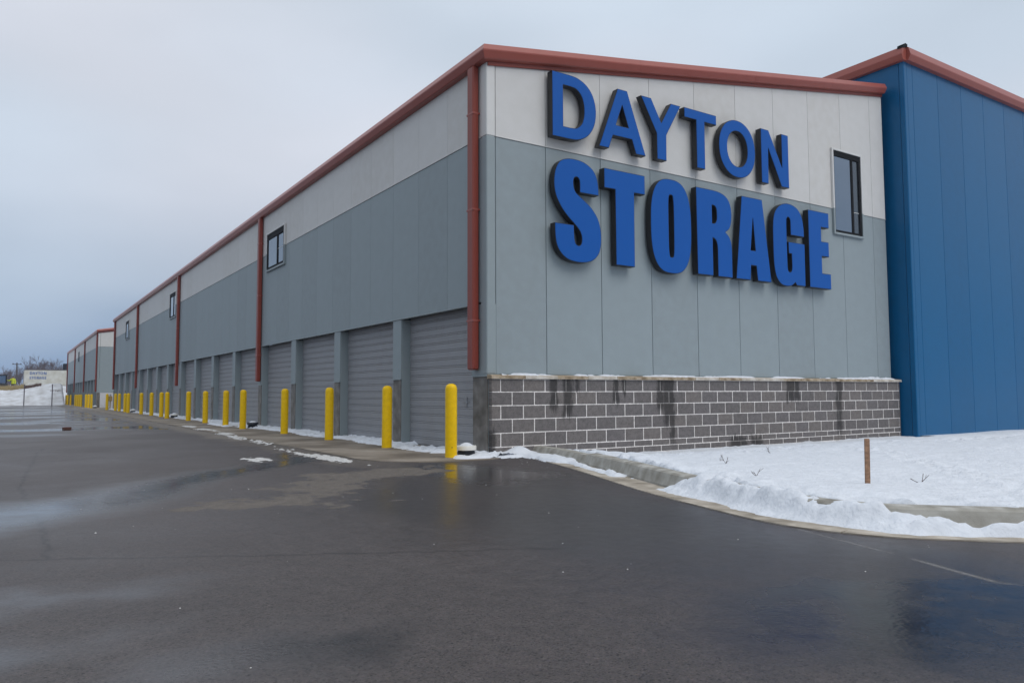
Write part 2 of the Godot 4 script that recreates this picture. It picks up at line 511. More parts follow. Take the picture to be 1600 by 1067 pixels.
func lot_maps(o: Vector2, size: Vector2, px: Vector2i, fine: bool) -> Array:
	var col := Image.create(px.x, px.y, false, Image.FORMAT_RGB8)
	var rgh := Image.create(px.x, px.y, false, Image.FORMAT_R8)
	for j in px.y:
		for i in px.x:
			var x := o.x + size.x * (i + 0.5) / px.x
			var z := o.y + size.y * (j + 0.5) / px.y
			var ws := wet_at(x, z)
			var nf := n_fine.get_noise_2d(x * 4.0, z * 4.0)
			var w := ws.x
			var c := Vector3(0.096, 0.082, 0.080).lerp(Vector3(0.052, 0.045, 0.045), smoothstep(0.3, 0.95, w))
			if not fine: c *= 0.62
			c *= 1.0 + 0.22 * nf + 0.18 * n_mid.get_noise_2d(x * 1.1 + 7.0, z * 1.1)
			c = c.lerp(Vector3(0.205, 0.180, 0.152) * (1.0 + 0.3 * nf), ws.y * 0.9)
			if fine:
				var p := Vector2(x + 0.05 * n_fine.get_noise_2d(x * 2.0, z * 2.0), z + 0.05 * n_fine.get_noise_2d(x * 2.0 + 9.0, z * 2.0))
				var crack := minf(seg_dist(p, CRACK_A), seg_dist(p, CRACK_B))
				if crack < 0.02: c *= 0.45 + 0.55 * smoothstep(0.004, 0.02, crack)
				c *= 1.0 + 0.22 * (rng.randf() - 0.5)
			else:
				c *= 1.0 + 0.12 * (rng.randf() - 0.5)
			if fine and x > -2.6 and z > 5.0: c = c.lerp(Vector3(0.34, 0.35, 0.36), 0.75 * (1.0 - smoothstep(0.006, 0.024, seg_dist(Vector2(x, z), SEAM_LINE))) * smoothstep(-0.35, 0.1, n_fine.get_noise_2d(x * 1.5, z * 1.5)))
			col.set_pixel(i, j, Color(maxf(c.x, 0.0), maxf(c.y, 0.0), maxf(c.z, 0.0)).linear_to_srgb())
			var on_line := 0.0
			if fine and x > -2.6 and z > 5.0: on_line = (1.0 - smoothstep(0.006, 0.024, seg_dist(Vector2(x, z), SEAM_LINE))) * smoothstep(-0.35, 0.1, n_fine.get_noise_2d(x * 1.5, z * 1.5))
			var r := lerpf(0.66, 0.14, pow(clampf(w, 0.0, 1.0), 1.15)) + 0.05 * nf
			r = lerpf(lerpf(r, 0.8, ws.y), 0.75, on_line)
			rgh.set_pixel(i, j, Color(clampf(r, 0.1, 1.0), 0, 0))
	return [ImageTexture.create_from_image(col), ImageTexture.create_from_image(rgh)]

# stone chips in the asphalt
func speckle_tex() -> ImageTexture:
	var n := 768
	var im := Image.create(n, n, false, Image.FORMAT_RGB8)
	im.fill(Color(0.80, 0.80, 0.80))
	for k in 70000:
		var v := 0.50 + 0.50 * rng.randf()
		if rng.randf() < 0.06: v = 0.22
		var c := Color(v, v * rng.randf_range(0.95, 1.0), v * rng.randf_range(0.93, 1.02))
		var x := rng.randi() % n
		var y := rng.randi() % n
		im.fill_rect(Rect2i(x, y, 1 + rng.randi() % 4, 1 + rng.randi() % 3), c)
	return ImageTexture.create_from_image(im)

func ground():
	# near asphalt, with its own wear maps
	var o := Vector2(-14, -6)
	var size := Vector2(20, 20)
	var maps := lot_maps(o, size, Vector2i(1024, 1024), true)
	var m := StandardMaterial3D.new()
	m.resource_name = "asphalt"
	m.albedo_texture = maps[0]
	m.roughness = 1.0
	m.roughness_texture = maps[1]
	m.heightmap_enabled = true
	m.heightmap_texture = noise_tex(0.55, 0.0, 1.0, 2048, 138, 1)
	m.heightmap_scale = 0.11
	m.detail_enabled = true
	m.detail_blend_mode = BaseMaterial3D.BLEND_MODE_MUL
	m.detail_uv_layer = BaseMaterial3D.DETAIL_UV_2
	m.detail_albedo = speckle_tex()
	m.texture_repeat = true
	M["asphalt"] = m
	var st := newst()
	var keep := func(x: float, z: float, _h: float) -> bool: return kerb_side(x, z) < 0.12 and not (x > 0.3 and z < 0.2)
	field(st, steps(o.x, o.x + size.x, 0.2), steps(o.y, o.y + size.y, 0.2), lot_y, keep, o, Vector2.ONE / size)
	structure(put(st, "asphalt_lot", m))

	var o2 := Vector2(-70, -84)
	var size2 := Vector2(110, 124)
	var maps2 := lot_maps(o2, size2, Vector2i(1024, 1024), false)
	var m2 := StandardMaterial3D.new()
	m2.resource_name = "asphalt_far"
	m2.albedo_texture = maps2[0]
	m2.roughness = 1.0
	m2.roughness_texture = maps2[1]
	st = newst()
	for r in [[-70.0, -14.0, -84.0, 40.0], [-14.0, 0.3, -84.0, -6.0], [-14.0, 40.0, 14.0, 40.0], [6.0, 40.0, -6.0, 14.0]]:
		var keep2 := func(x: float, z: float, _h: float) -> bool: return (kerb_side(x, z) < 0.2 if z > -1.0 else x < 0.4)
		var st2 := newst()
		field(st2, steps(r[0], r[1], 1.43 if r[1] < 1.0 and r[0] > -20.0 else 2.0), steps(r[2], r[3], 2.0), lot_y, keep2, o2, Vector2.ONE / size2)
		var part := st2.commit()
		if part.get_surface_count(): st.append_from(part, 0, Transform3D())
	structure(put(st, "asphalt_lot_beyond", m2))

	# concrete apron along the doors, cast in bays
	var apron := Node3D.new()
	apron.name = "concrete_apron"
	add_child(apron)
	structure(apron)
	var z := -0.02
	for k in 28:
		var zl := z
		var z2 := z - PITCH * (1.2 if k == 0 else 1.0)
		st = newst()
		var near_end := 0.75 if k == 0 else 0.0
		var edge := -1.82 + 0.012 * k
		var a := Vector3(edge + (0.55 if k == 0 else 0.0), 0.012 + fall(zl), zl + near_end)
		var poly := PackedVector2Array([Vector2(0.24, z2 + 0.006), Vector2(edge, z2 + 0.006), Vector2(edge, zl - 0.006), Vector2(0.24, zl - 0.006)])
		if k == 0: poly = PackedVector2Array([Vector2(0.24, z2 + 0.006), Vector2(edge, z2 + 0.006), Vector2(edge, -0.5), Vector2(edge + 0.12, 0.0), Vector2(edge + 0.5, 0.42), Vector2(edge + 1.0, 0.60), Vector2(-0.3, 0.62), Vector2(0.1, 0.4), Vector2(0.24, 0.1)])
		prism(st, poly, Vector3(0, -0.15 + fall(z), 0), Vector3.RIGHT, Vector3.BACK, Vector3(0, 0.162, 0))
		put(st, "concrete_bay", M.concrete, apron)
		z = z2

	# the snow-covered land around, with the bank behind the lot
	st = newst()
	var xs := PackedFloat64Array([-900, -500, -300, -180, -120, -90, -70, -50, -40, -30, -24, -20])
	xs.append_array(steps(-17, -2.3, 0.6)); xs.append_array(steps(-2.1, -0.3, 0.12)); xs.append_array(steps(0.0, 9, 0.75)); xs.append_array(PackedFloat64Array([12, 16, 22, 30, 45, 70, 110, 180, 300, 500, 900]))
	var zs := PackedFloat64Array([-1600, -1000, -700, -500, -380, -300, -250, -210, -180, -160, -145, -132])
	zs.append_array(steps(-122, -74, 0.7)); zs.append_array(PackedFloat64Array([-68, -60, -45, -25, 0, 25, 41, 60, 120, 250, 500]))
	field(st, xs, zs, land_y, func(_x, _z, _h): return true)
	structure(put(st, "snowy_ground", M.far_snow))

func land_y(x: float, z: float) -> float:
	var flat := -0.55
	if z > 41.0 or x < -69.0: flat = 0.0
	# bank of ploughed snow past the end of the lot
	var start := lerpf(-80.0, -101.0, smoothstep(-1.28, -1.02, x))
	var d := start - z
	var bank := smoothstep(0.0, 9.0, d) * lerpf(1.75, 2.35, smoothstep(-6.5, -2.0, x)) + 0.22 * n_mid.get_noise_2d(x * 0.8, z * 0.8) * smoothstep(1.0, 4.0, d)
	bank -= 0.75 * smoothstep(11.0, 16.0, d) * (1.0 - smoothstep(22.0, 50.0, d))
	bank += 0.006 * maxf(0.0, d - 50.0)
	return lerpf(flat, -0.25 + bank, smoothstep(-0.5, 1.0, d)) + 0.05 * n_fine.get_noise_2d(x * 0.5, z * 0.5) * smoothstep(1.0, 3.0, d)

# ---------------------------------------------------------------- kerb and snow
func snow_y(x: float, z: float) -> float:
	var k := kerb_side(x, z)
	var lvl := lerpf(0.158, -0.075, smoothstep(3.2, 0.3, z) * smoothstep(0.2, 1.8, x))
	var patch := smoothstep(-0.05, 0.25, n_mid.get_noise_2d(x * 1.3 + 60.0, z * 2.4))
	lvl += 0.028 * n_mid.get_noise_2d(x * 2.0, z * 2.0) + 0.014 * n_fine.get_noise_2d(x, z) + (0.006 + 0.016 * patch) * n_fine.get_noise_2d(x * 3.5, z * 5.0)
	var p := Vector2(x, z)
	# trodden tracks
	var rough := 0.055 * n_fine.get_noise_2d(x * 4.5, z * 4.5)
	var t1 := seg_dist(p, [Vector2(3.57, 3.8), Vector2(2.3, 5.24), Vector2(0.73, 6.83), Vector2(-0.1, 7.7)])
	lvl += (rough + 0.010) * (1.0 - smoothstep(0.12, 0.24, t1 + 0.05 * n_fine.get_noise_2d(x, z)))
	var t2 := seg_dist(p, [Vector2(0.9, 2.5), Vector2(2.23, 2.83), Vector2(4.41, 2.68), Vector2(6.22, 3.14), Vector2(9.0, 3.5)])
	lvl += (rough * 1.2 - 0.022) * (1.0 - smoothstep(0.08, 0.3, t2 + 0.1 * n_fine.get_noise_2d(x, z)))
	# thrown-up snow behind the kerb
	var near_kerb := 1.0 - smoothstep(0.45, 1.3, k)
	lvl += near_kerb * (0.055 * n_fine.get_noise_2d(x * 2.6 + 5.0, z * 2.6) + 0.04 * n_mid.get_noise_2d(x * 3.0, z * 3.0))
	# drift against the wall
	var lap := 0.10 * n_mid.get_noise_2d(x * 2.4 + 12.0, z * 2.4) + 0.03 * n_fine.get_noise_2d(x * 3.0, z * 3.0)
	return lerpf(-0.30, lvl, smoothstep(0.40 + lap, 0.55 + lap, k))

# snow left on the kerb's pan and over its top, in lumps
func bank_y(x: float, z: float) -> float:
	var k := kerb_side(x, z)
	var n := n_mid.get_noise_2d(x * 2.6 + 3.0, z * 2.6)
	var f := n_fine.get_noise_2d(x * 1.6, z * 1.6)
	var g := n_fine.get_noise_2d(x * 5.0, z * 5.0)
	var along := z + 0.6 * maxf(0.0, x + 0.9)
	# how much lies here: a small ridge on the pan near the building, a cover over the kerb at the bend, a ridge again past it
	var bend := smoothstep(4.2, 5.2, along) * (1.0 - smoothstep(6.5, 7.0, along))
	var past := smoothstep(6.5, 7.1, along)
	var amount := 0.055 + 0.040 * bend + 0.055 * past
	var centre := 0.22 + 0.17 * bend + 0.02 * past
	var width := (0.11 + 0.17 * bend + 0.05 * past) * (1.0 + 0.45 * n)
	var prof := 1.0 - smoothstep(0.15, 1.0, absf(k - centre - 0.07 * f) / width)
	var gap := smoothstep(-0.30, 0.0, n_mid.get_noise_2d(x * 1.7 + 31.0, z * 1.7 + 4.0) + 0.3 * f + 0.14 + 0.2 * bend + 0.4 * past - 0.22 * smoothstep(2.6, 4.0, along) * (1.0 - bend) * (1.0 - past))
	var lift := 0.115 * bend * smoothstep(0.24, 0.40, k)
	var h := prof * gap * (amount * (0.8 + 0.6 * f + 0.35 * g) + lift * (0.95 + 0.45 * n))
	return lot_y(x, z) - 0.012 + h

func kerb_and_snow():
	# poured pan and kerb in lengths between joints
	var pan := Node3D.new(); pan.name = "gutter_pan"; add_child(pan); structure(pan)
	var kerb := Node3D.new(); kerb.name = "kerb"; add_child(kerb); structure(kerb)
	var run := PackedVector2Array()
	var length := 0.0
	var pieces := []
	for i in kerb_path.size() - 1:
		run.append(kerb_path[i])
		length += kerb_path[i].distance_to(kerb_path[i + 1])
		if length > 1.6:
			run.append(kerb_path[i + 1]); pieces.append(run); run = PackedVector2Array(); length = 0.0
	run.append(kerb_path[kerb_path.size() - 1])
	if run.size() > 1: pieces.append(run)
	for n in pieces.size():
		var r: PackedVector2Array = pieces[n]
		sweep(r, [Vector2(0.0, -0.10), Vector2(0.0, 0.008), Vector2(0.33, 0.004), Vector2(0.33, -0.10)], "pan_length", M.pan, pan)
		var prof := [Vector2(0.335, -0.10), Vector2(0.335, 0.02), Vector2(0.37, 0.10), Vector2(0.385, 0.128), Vector2(0.41, 0.142), Vector2(0.52, 0.145), Vector2(0.535, 0.12), Vector2(0.535, -0.10)]
		if n == 0: prof = [Vector2(0.335, -0.10), Vector2(0.335, 0.02), Vector2(0.37, 0.08), Vector2(0.40, 0.115), Vector2(0.52, 0.12), Vector2(0.535, 0.10), Vector2(0.535, -0.10)]
		sweep(r, prof, "kerb_length", M.kerb, kerb)
	# the snow field in front of the buildings
	var st := newst()
	var xs := steps(-1.4, 5.0, 0.045)
	xs.append_array(steps(5.05, 11.0, 0.07))
	field(st, xs, steps(0.09, 9.6, 0.045), snow_y, func(x, z, h): return h > -0.2)
	var st_far := newst()
	field(st_far, steps(10.96, 60.0, 0.8), steps(0.05, 13.0, 0.4), func(x, z): return -0.06 + 0.2 * smoothstep(0.3, 3.2, z) + 0.03 * n_mid.get_noise_2d(x, z), func(x, z, h): return kerb_side(x, z) > 0.35)
	st.append_from(st_far.commit(), 0, Transform3D())
	structure(put(st, "snow_field", M.snow))
	# snow pushed against the kerb
	st = newst()
	var hf := func(x: float, z: float) -> float: return bank_y(x, z)
	field(st, steps(-1.7, 3.0, 0.03), steps(0.1, 9.6, 0.03), hf, func(x, z, h): return h > lot_y(x, z) + 0.002 and kerb_side(x, z) > 0.0 and kerb_side(x, z) < 0.8)
	var o := put(st, "kerb_snow", M.snow)
	tag(o, "lumpy ridge of old snow lying along the curved kerb", "snow", "", "stuff")

# sweeps a profile of (offset to the snow side, height) along a line on the ground
func sweep(r: PackedVector2Array, prof: Array, called: String, m: Material, parent: Node):
	var st := newst()
	var rows := []
	for i in r.size():
		var t: Vector2
		if i == 0: t = r[1] - r[0]
		elif i == r.size() - 1: t = r[i] - r[i - 1]
		else: t = r[i + 1] - r[i - 1]
		t = t.normalized()
		var nrm := Vector2(t.y, -t.x)
		var row := []
		var shift := 0.0
		if i == 0: shift = 0.005
		elif i == r.size() - 1: shift = -0.005
		for q in prof:
			var p: Vector2 = r[i] + nrm * q.x + t * shift
			row.append(Vector3(p.x, lot_y(r[i].x, r[i].y) + q.y, p.y))
		rows.append(row)
	for i in rows.size() - 1:
		for k in prof.size():
			var k2: int = (k + 1) % prof.size()
			var a: Vector3 = rows[i][k]
			var b: Vector3 = rows[i][k2]
			var e: Vector2 = prof[k2] - prof[k]
			var t2 := (r[i + 1] - r[i]).normalized()
			var out := Vector3(t2.y, 0, -t2.x) * -e.y + Vector3.UP * e.x
			quad(st, a, b, rows[i + 1][k2], rows[i + 1][k], out)
	var flat := PackedVector2Array(prof)
	var idx := Geometry2D.triangulate_polygon(flat)
	for e in [0, rows.size() - 1]:
		var dir := r[0] - r[1] if e == 0 else r[r.size() - 1] - r[r.size() - 2]
		for k in range(0, idx.size(), 3):
			tri(st, rows[e][idx[k]], rows[e][idx[k + 1]], rows[e][idx[k + 2]], Vector3(dir.x, 0, dir.y))
	put(st, called, m, parent)

# ---------------------------------------------------------------- the storage buildings
# the long side with the doors; local x = 0 is its face, z runs away from the viewer
func door_side(b: Node3D, doors: int, length: float, spouts: Array, windows: Array, detail: int, wall_end := 0.2):
	# cladding above the doors, one panel at a time
	var panel_mesh_grey := newst(); bbox(panel_mesh_grey, Vector3(0, 2.29, -PANEL + 0.0025), Vector3(0.045, 4.828, -0.0025), 0.004)
	var mg := panel_mesh_grey.commit()
	var panel_mesh_white := newst(); bbox(panel_mesh_white, Vector3(0, 4.842, -PANEL + 0.0025), Vector3(0.045, 5.98, -0.0025), 0.004)
	var mw := panel_mesh_white.commit()
	var n := int(floor((length - 0.18) / PANEL))
	for k in n:
		var z := -0.175 - PANEL * k
		share(mg, "wall_panel", M.panel_grey if rng.randf() < 0.6 else M.panel_grey_b, b, Vector3(0, 0, z))
		share(mw, "wall_panel", M.panel_white if rng.randf() < 0.6 else M.panel_white_b, b, Vector3(0, 0, z))
	var zl := -0.175 - PANEL * n
	if length + zl > 0.05:
		box_part("wall_panel", Vector3(0, 2.29, -length), Vector3(0.045, 4.828, zl - 0.004), M.panel_grey, b)
		box_part("wall_panel", Vector3(0, 4.842, -length), Vector3(0.045, 5.98, zl - 0.004), M.panel_white, b)
	box_part("band_flashing", Vector3(-0.012, 4.829, -length), Vector3(0.0, 4.841, -0.18), M.trim_white, b, 0.002)
	box_part("wall_core", Vector3(0.046, 2.295, -length + 0.01), Vector3(wall_end, 5.97, -0.02), M.core, b)
	box_part("header_trim", Vector3(-0.014, 2.262, -length), Vector3(0.05, 2.289, -0.46), M.trim_grey, b, 0.003)
	# piers between the doors, with a metal guard at the foot
	for k in doors + 1:
		var z1 := -0.004 if k == 0 else -3.0 - PITCH * (k - 1)
		var z0 := -0.45 if k == 0 else z1 - 0.36
		if k == doors: z0 = -length
		var pier := box_part("pier", Vector3(0.022, fall(z1) - 0.1, z0), Vector3(0.26, 2.26, z1), M.trim_grey, b, 0.004)
		box_part("pier_cover", Vector3(0.0, 1.185, z0 + 0.002), Vector3(0.021, 2.261, z1 - 0.002), M.panel_grey, pier, 0.003)
		box_part("pier_ledge", Vector3(-0.016, 1.165, z0 - 0.004), Vector3(0.021, 1.184, z1 + 0.004), M.trim_grey, pier, 0.003)
		box_part("pier_guard", Vector3(0.006, -0.1 + fall(z1), z0 + 0.02), Vector3(0.021, 1.164, z1 - 0.02 if k > 0 else z1), M.guard, pier, 0.003)
	# roller doors set back between the piers
	var pitch := 0.1355
	var slat := newst()
	slat_shape(slat, 2.61 - 0.09, 0.0, pitch)
	var slat_mesh := slat.commit()
	var curtain := newst()
	for k in 17: slat_shape(curtain, 2.61 + 0.11, 2.29 - pitch * (k + 1), pitch)
	var curtain_mesh := curtain.commit()
	for k in doors:
		var zr := -0.45 if k == 0 else -3.0 - PITCH * (k - 1) - 0.36
		var zf := -3.0 - PITCH * k
		var d := Node3D.new()
		d.name = "roller_door"
		b.add_child(d, true)
		d.position = Vector3(0.0, 0.0, (zr + zf) * 0.5)
		if k < 4 and detail > 0:
			var st := newst()
			slat_shape(st, zr - zf, 0.0, pitch)
			var own := st.commit()
			for s in 17: share(own, "slat", M.door if (s * 7 + k) % 3 else M.door_b, d, Vector3(0, 2.29 - pitch * (s + 1), 0))
		else:
			var st := newst()
			for s in 17: slat_shape(st, zr - zf, 2.29 - pitch * (s + 1), pitch)
			put(st, "door_curtain", M.door if k % 2 else M.door_b, d)
		if k < 8:
			box_part("bottom_bar", Vector3(0.178, -0.06 + fall(zf), -1.25), Vector3(0.215, 0.02 + fall(zf), 1.25), M.rubber, d, 0.004)
			var st := newst()
			bbox(st, Vector3(0.172, 0.70, zr - (zr + zf) * 0.5 - 0.52), Vector3(0.184, 0.86, zr - (zr + zf) * 0.5 - 0.46), 0.003)
			bbox(st, Vector3(0.166, 0.77, zr - (zr + zf) * 0.5 - 0.60), Vector3(0.1715, 0.79, zr - (zr + zf) * 0.5 - 0.38), 0.002)
			put(st, "latch", M.steel, d)
	# eaves gutter, mitred where it meets the rake
	var zg := 0.0
	while zg > -length - 0.05:
		var z2 := maxf(zg - 6.1, -length - 0.12)
		var st := newst()
		var za := zg - 0.003
		var zb := z2
		var first := zg == 0.0
		loft(st, EAVE, func(v: Vector2) -> Vector3: return Vector3(-v.x, v.y, v.x if first else za), func(v: Vector2) -> Vector3: return Vector3(-v.x, v.y, zb))
		put(st, "eaves_gutter", M.red, b)
		zg = z2
	for z in spouts:
		var st := newst()
		bbox(st, Vector3(-0.125, 1.27, z - 0.10), Vector3(-0.012, 5.963, z + 0.09), 0.022)
		var dp := put(st, "downspout", M.red_pipe, b)
		if detail > 0:
			for y in [3.7, 5.2, 2.0]:
				box_part("strap", Vector3(-0.129, y, z - 0.104), Vector3(-0.002, y + 0.03, z + 0.094), M.red, dp, 0.002)
	for w in windows:
		window_on(b, w, true)

# one slat of a roller door: a flat face with a rolled lip, 'pitch' high, standing at x = 0.19
func slat_shape(st: SurfaceTool, width: float, y: float, pitch: float):
	var p := PackedVector2Array([Vector2(0.190, y + 0.001), Vector2(0.184, y + 0.012), Vector2(0.184, y + 0.020), Vector2(0.1935, y + 0.028), Vector2(0.1935, y + 0.033), Vector2(0.185, y + 0.042), Vector2(0.186, y + pitch - 0.010), Vector2(0.190, y + pitch - 0.001), Vector2(0.204, y + pitch - 0.001), Vector2(0.204, y + 0.001)])
	prism(st, p, Vector3(0, 0, -width * 0.5), Vector3.RIGHT, Vector3.UP, Vector3(0, 0, width))

# a window in a wall: [centre along the wall, width, bottom, top]; side = true for the door side (faces -x), else the gable (faces +z)
func window_on(b: Node3D, w: Array, side: bool):
	var win := Node3D.new()
	win.name = "window"
	b.add_child(win, true)
	win.position = Vector3(0, 0, w[0]) if side else Vector3(w[0], 0, 0)
	win.rotation.y = -PI / 2 if side else 0.0
	var hw: float = w[1] * 0.5
	var y0: float = w[2]
	var y1: float = w[3]
	var split := clampf(4.835, y0 + 0.01, y1 - 0.01)
	var t := 0.045
	for s in [-1.0, 1.0]:
		var xa := minf(s * hw, s * (hw + t))
		var xb := maxf(s * hw, s * (hw + t))
		box_part("window_trim", Vector3(xa, split, 0.001), Vector3(xb, y1 + t, 0.05), M.trim_white, win)
		box_part("window_trim", Vector3(xa, y0 - t, 0.001), Vector3(xb, split - 0.001, 0.05), M.trim_grey, win)
	box_part("window_trim", Vector3(-hw, y1, 0.001), Vector3(hw, y1 + t, 0.05), M.trim_white, win)
	box_part("window_sill", Vector3(-hw, y0 - t, 0.001), Vector3(hw, y0, 0.055), M.trim_grey, win)
	# dark sliding sash: outer frame, meeting rail, two panes at different depths
	var st := newst()
	var f := 0.09 if side else 0.07
	bbox(st, Vector3(-hw, y1 - f * 1.7, 0.002), Vector3(hw, y1, 0.034), 0.003)
	bbox(st, Vector3(-hw, y0, 0.002), Vector3(hw, y0 + f * 0.8, 0.030), 0.003)
	bbox(st, Vector3(-hw, y0 + f * 0.8, 0.002), Vector3(-hw + f * 0.5, y1 - f * 1.7, 0.032), 0.003)
	bbox(st, Vector3(hw - f * 1.1, y0 + f * 0.8, 0.002), Vector3(hw, y1 - f * 1.7, 0.032), 0.003)
	put(st, "window_frame", M.black_frame, win)
	var mx := hw * (0.18 if side else 0.36)
	var st2 := newst()
	bbox(st2, Vector3(mx - 0.035, y0 + f * 0.8, 0.002), Vector3(mx + 0.035, y1 - f * 1.7, 0.028), 0.003)
	put(st2, "meeting_rail", M.black_frame, win)
	box_part("pane", Vector3(-hw + f * 0.5, y0 + f * 0.8, 0.002), Vector3(mx - 0.035, y1 - f * 1.7, 0.014), M.glass, win, 0.002)
	box_part("pane", Vector3(mx + 0.035, y0 + f * 0.8, 0.002), Vector3(hw - f * 1.1, y1 - f * 1.7, 0.008), M.glass if side else M.dark_glass, win, 0.002)

const RISE := 0.168   # roof pitch
# section of gutter and rake trim: (how far out, height)
const EAVE := [Vector2(-0.05, 5.955), Vector2(0.095, 5.965), Vector2(0.106, 5.975), Vector2(0.150, 6.062), Vector2(0.152, 6.082), Vector2(0.112, 6.178), Vector2(0.092, 6.188), Vector2(-0.05, 6.188)]

# a closed section carried from one end to the other
func loft(st: SurfaceTool, prof: Array, near: Callable, far: Callable):
	var n := prof.size()
	var mid := Vector2.ZERO
	for v in prof: mid += v / n
	for i in n:
		var p: Vector2 = prof[i]
		var q: Vector2 = prof[(i + 1) % n]
		var h: Vector3 = near.call((p + q) * 0.5 + (p + q - mid * 2.0) * 0.5) - near.call((p + q) * 0.5)
		quad(st, near.call(p), near.call(q), far.call(q), far.call(p), h)
	var idx := Geometry2D.triangulate_polygon(PackedVector2Array(prof))
	var d: Vector3 = far.call(mid) - near.call(mid)
	for k in range(0, idx.size(), 3):
		tri(st, near.call(prof[idx[k]]), near.call(prof[idx[k + 1]]), near.call(prof[idx[k + 2]]), -d)
		tri(st, far.call(prof[idx[k]]), far.call(prof[idx[k + 1]]), far.call(prof[idx[k + 2]]), d)

func rake(b: Node3D, cuts: Array):
	for k in cuts.size() - 1:
		var xa: float = cuts[k] + 0.003
		var xb: float = cuts[k + 1]
		var first := k == 0
		var st := newst()
		loft(st, EAVE, func(v: Vector2) -> Vector3: return Vector3(-v.x, v.y, v.x) if first else Vector3(xa, v.y + RISE * xa, v.x), func(v: Vector2) -> Vector3: return Vector3(xb, v.y + RISE * xb, v.x))
		put(st, "rake_trim", M.red, b)
	var x0: float = cuts[0] + 0.01
	var x1: float = cuts[cuts.size() - 1]
	var st := newst()
	loft(st, [Vector2(0.0005, 5.905), Vector2(0.028, 5.905), Vector2(0.034, 5.958), Vector2(0.0005, 5.958)], func(v: Vector2) -> Vector3: return Vector3(x0, v.y + RISE * x0, v.x), func(v: Vector2) -> Vector3: return Vector3(x1, v.y + RISE * x1, v.x))
	put(st, "rake_lip", M.red_pipe, b)

func gable_top(x: float) -> float:
	return 5.955 + RISE * x

func grey_building():
	var b := thing("storage_building", "long two-storey grey and white storage building with red gutters and roller doors, nearest the camera", "building")
	door_side(b, 16, 50.0, [-0.29, -12.38, -25.2, -37.9, -49.3], [[-10.99, 1.62, 4.36, 5.36], [-26.8, 1.5, 4.33, 5.42], [-42.7, 1.6, 4.36, 5.45]], 1)
	# corner post
	var st := newst()
	bbox(st, Vector3(-0.006, 1.205, -0.171), Vector3(0.152, 4.828, 0.006), 0.012)
	put(st, "corner_trim", M.trim_grey, b)
	st = newst()
	bbox(st, Vector3(-0.006, 4.829, -0.171), Vector3(0.152, 5.98, 0.006), 0.012)
	put(st, "corner_trim", M.trim_white, b)
	# gable panels
	var edges := [0.155]
	for k in 9: edges.append(1.098 + 1.132 * k)
	edges.append(10.66)
	for k in edges.size() - 1:
		var xa: float = edges[k] + 0.004
		var xb: float = edges[k + 1] - 0.004
		st = newst()
		bbox(st, Vector3(xa, 1.205, -0.045), Vector3(xb, 4.828, 0.0), 0.006)
		put(st, "wall_panel", M.panel_grey if k % 3 else M.panel_grey_b, b)
		st = newst()
		prism(st, PackedVector2Array([Vector2(xa, 4.842), Vector2(xb, 4.842), Vector2(xb, gable_top(xb) + 0.03), Vector2(xa, gable_top(xa) + 0.03)]), Vector3(0, 0, -0.045), Vector3.RIGHT, Vector3.UP, Vector3(0, 0, 0.045))
		put(st, "wall_panel", M.panel_white if k % 3 != 1 else M.panel_white_b, b)
	box_part("band_flashing", Vector3(0.152, 4.829, 0.0), Vector3(10.66, 4.841, 0.012), M.trim_white, b, 0.002)
	box_part("base_flashing", Vector3(0.152, 1.198, -0.04), Vector3(10.66, 1.2045, 0.016), M.trim_grey, b, 0.002)
	st = newst()
	prism(st, PackedVector2Array([Vector2(0.22, -0.3), Vector2(10.66, -0.3), Vector2(10.66, gable_top(10.66)), Vector2(0.22, gable_top(0.22))]), Vector3(0, 0, -0.25), Vector3.RIGHT, Vector3.UP, Vector3(0, 0, 0.2))
	put(st, "wall_core", M.core, b)
	window_on(b, [9.19, 1.0, 4.32, 6.11], false)
	rake(b, [0.0, 3.05, 6.10, 8.62, 10.66])
	# roof sheet
	st = newst()
	prism(st, PackedVector2Array([Vector2(-0.05, 6.11), Vector2(10.8, 6.11 + RISE * 10.85), Vector2(10.8, 6.15 + RISE * 10.85), Vector2(-0.05, 6.15)]), Vector3(0, 0, -50.1), Vector3.RIGHT, Vector3.UP, Vector3(0, 0, 50.02))
	put(st, "roof", M.roof, b)
	# far gable
	st = newst()
	prism(st, PackedVector2Array([Vector2(0.05, -0.3), Vector2(10.7, -0.3), Vector2(10.7, gable_top(10.7)), Vector2(0.05, gable_top(0.05))]), Vector3(0, 0, -50.05), Vector3.RIGHT, Vector3.UP, Vector3(0, 0, 0.045))
	put(st, "end_wall", M.panel_grey, b)
	block_base(b)

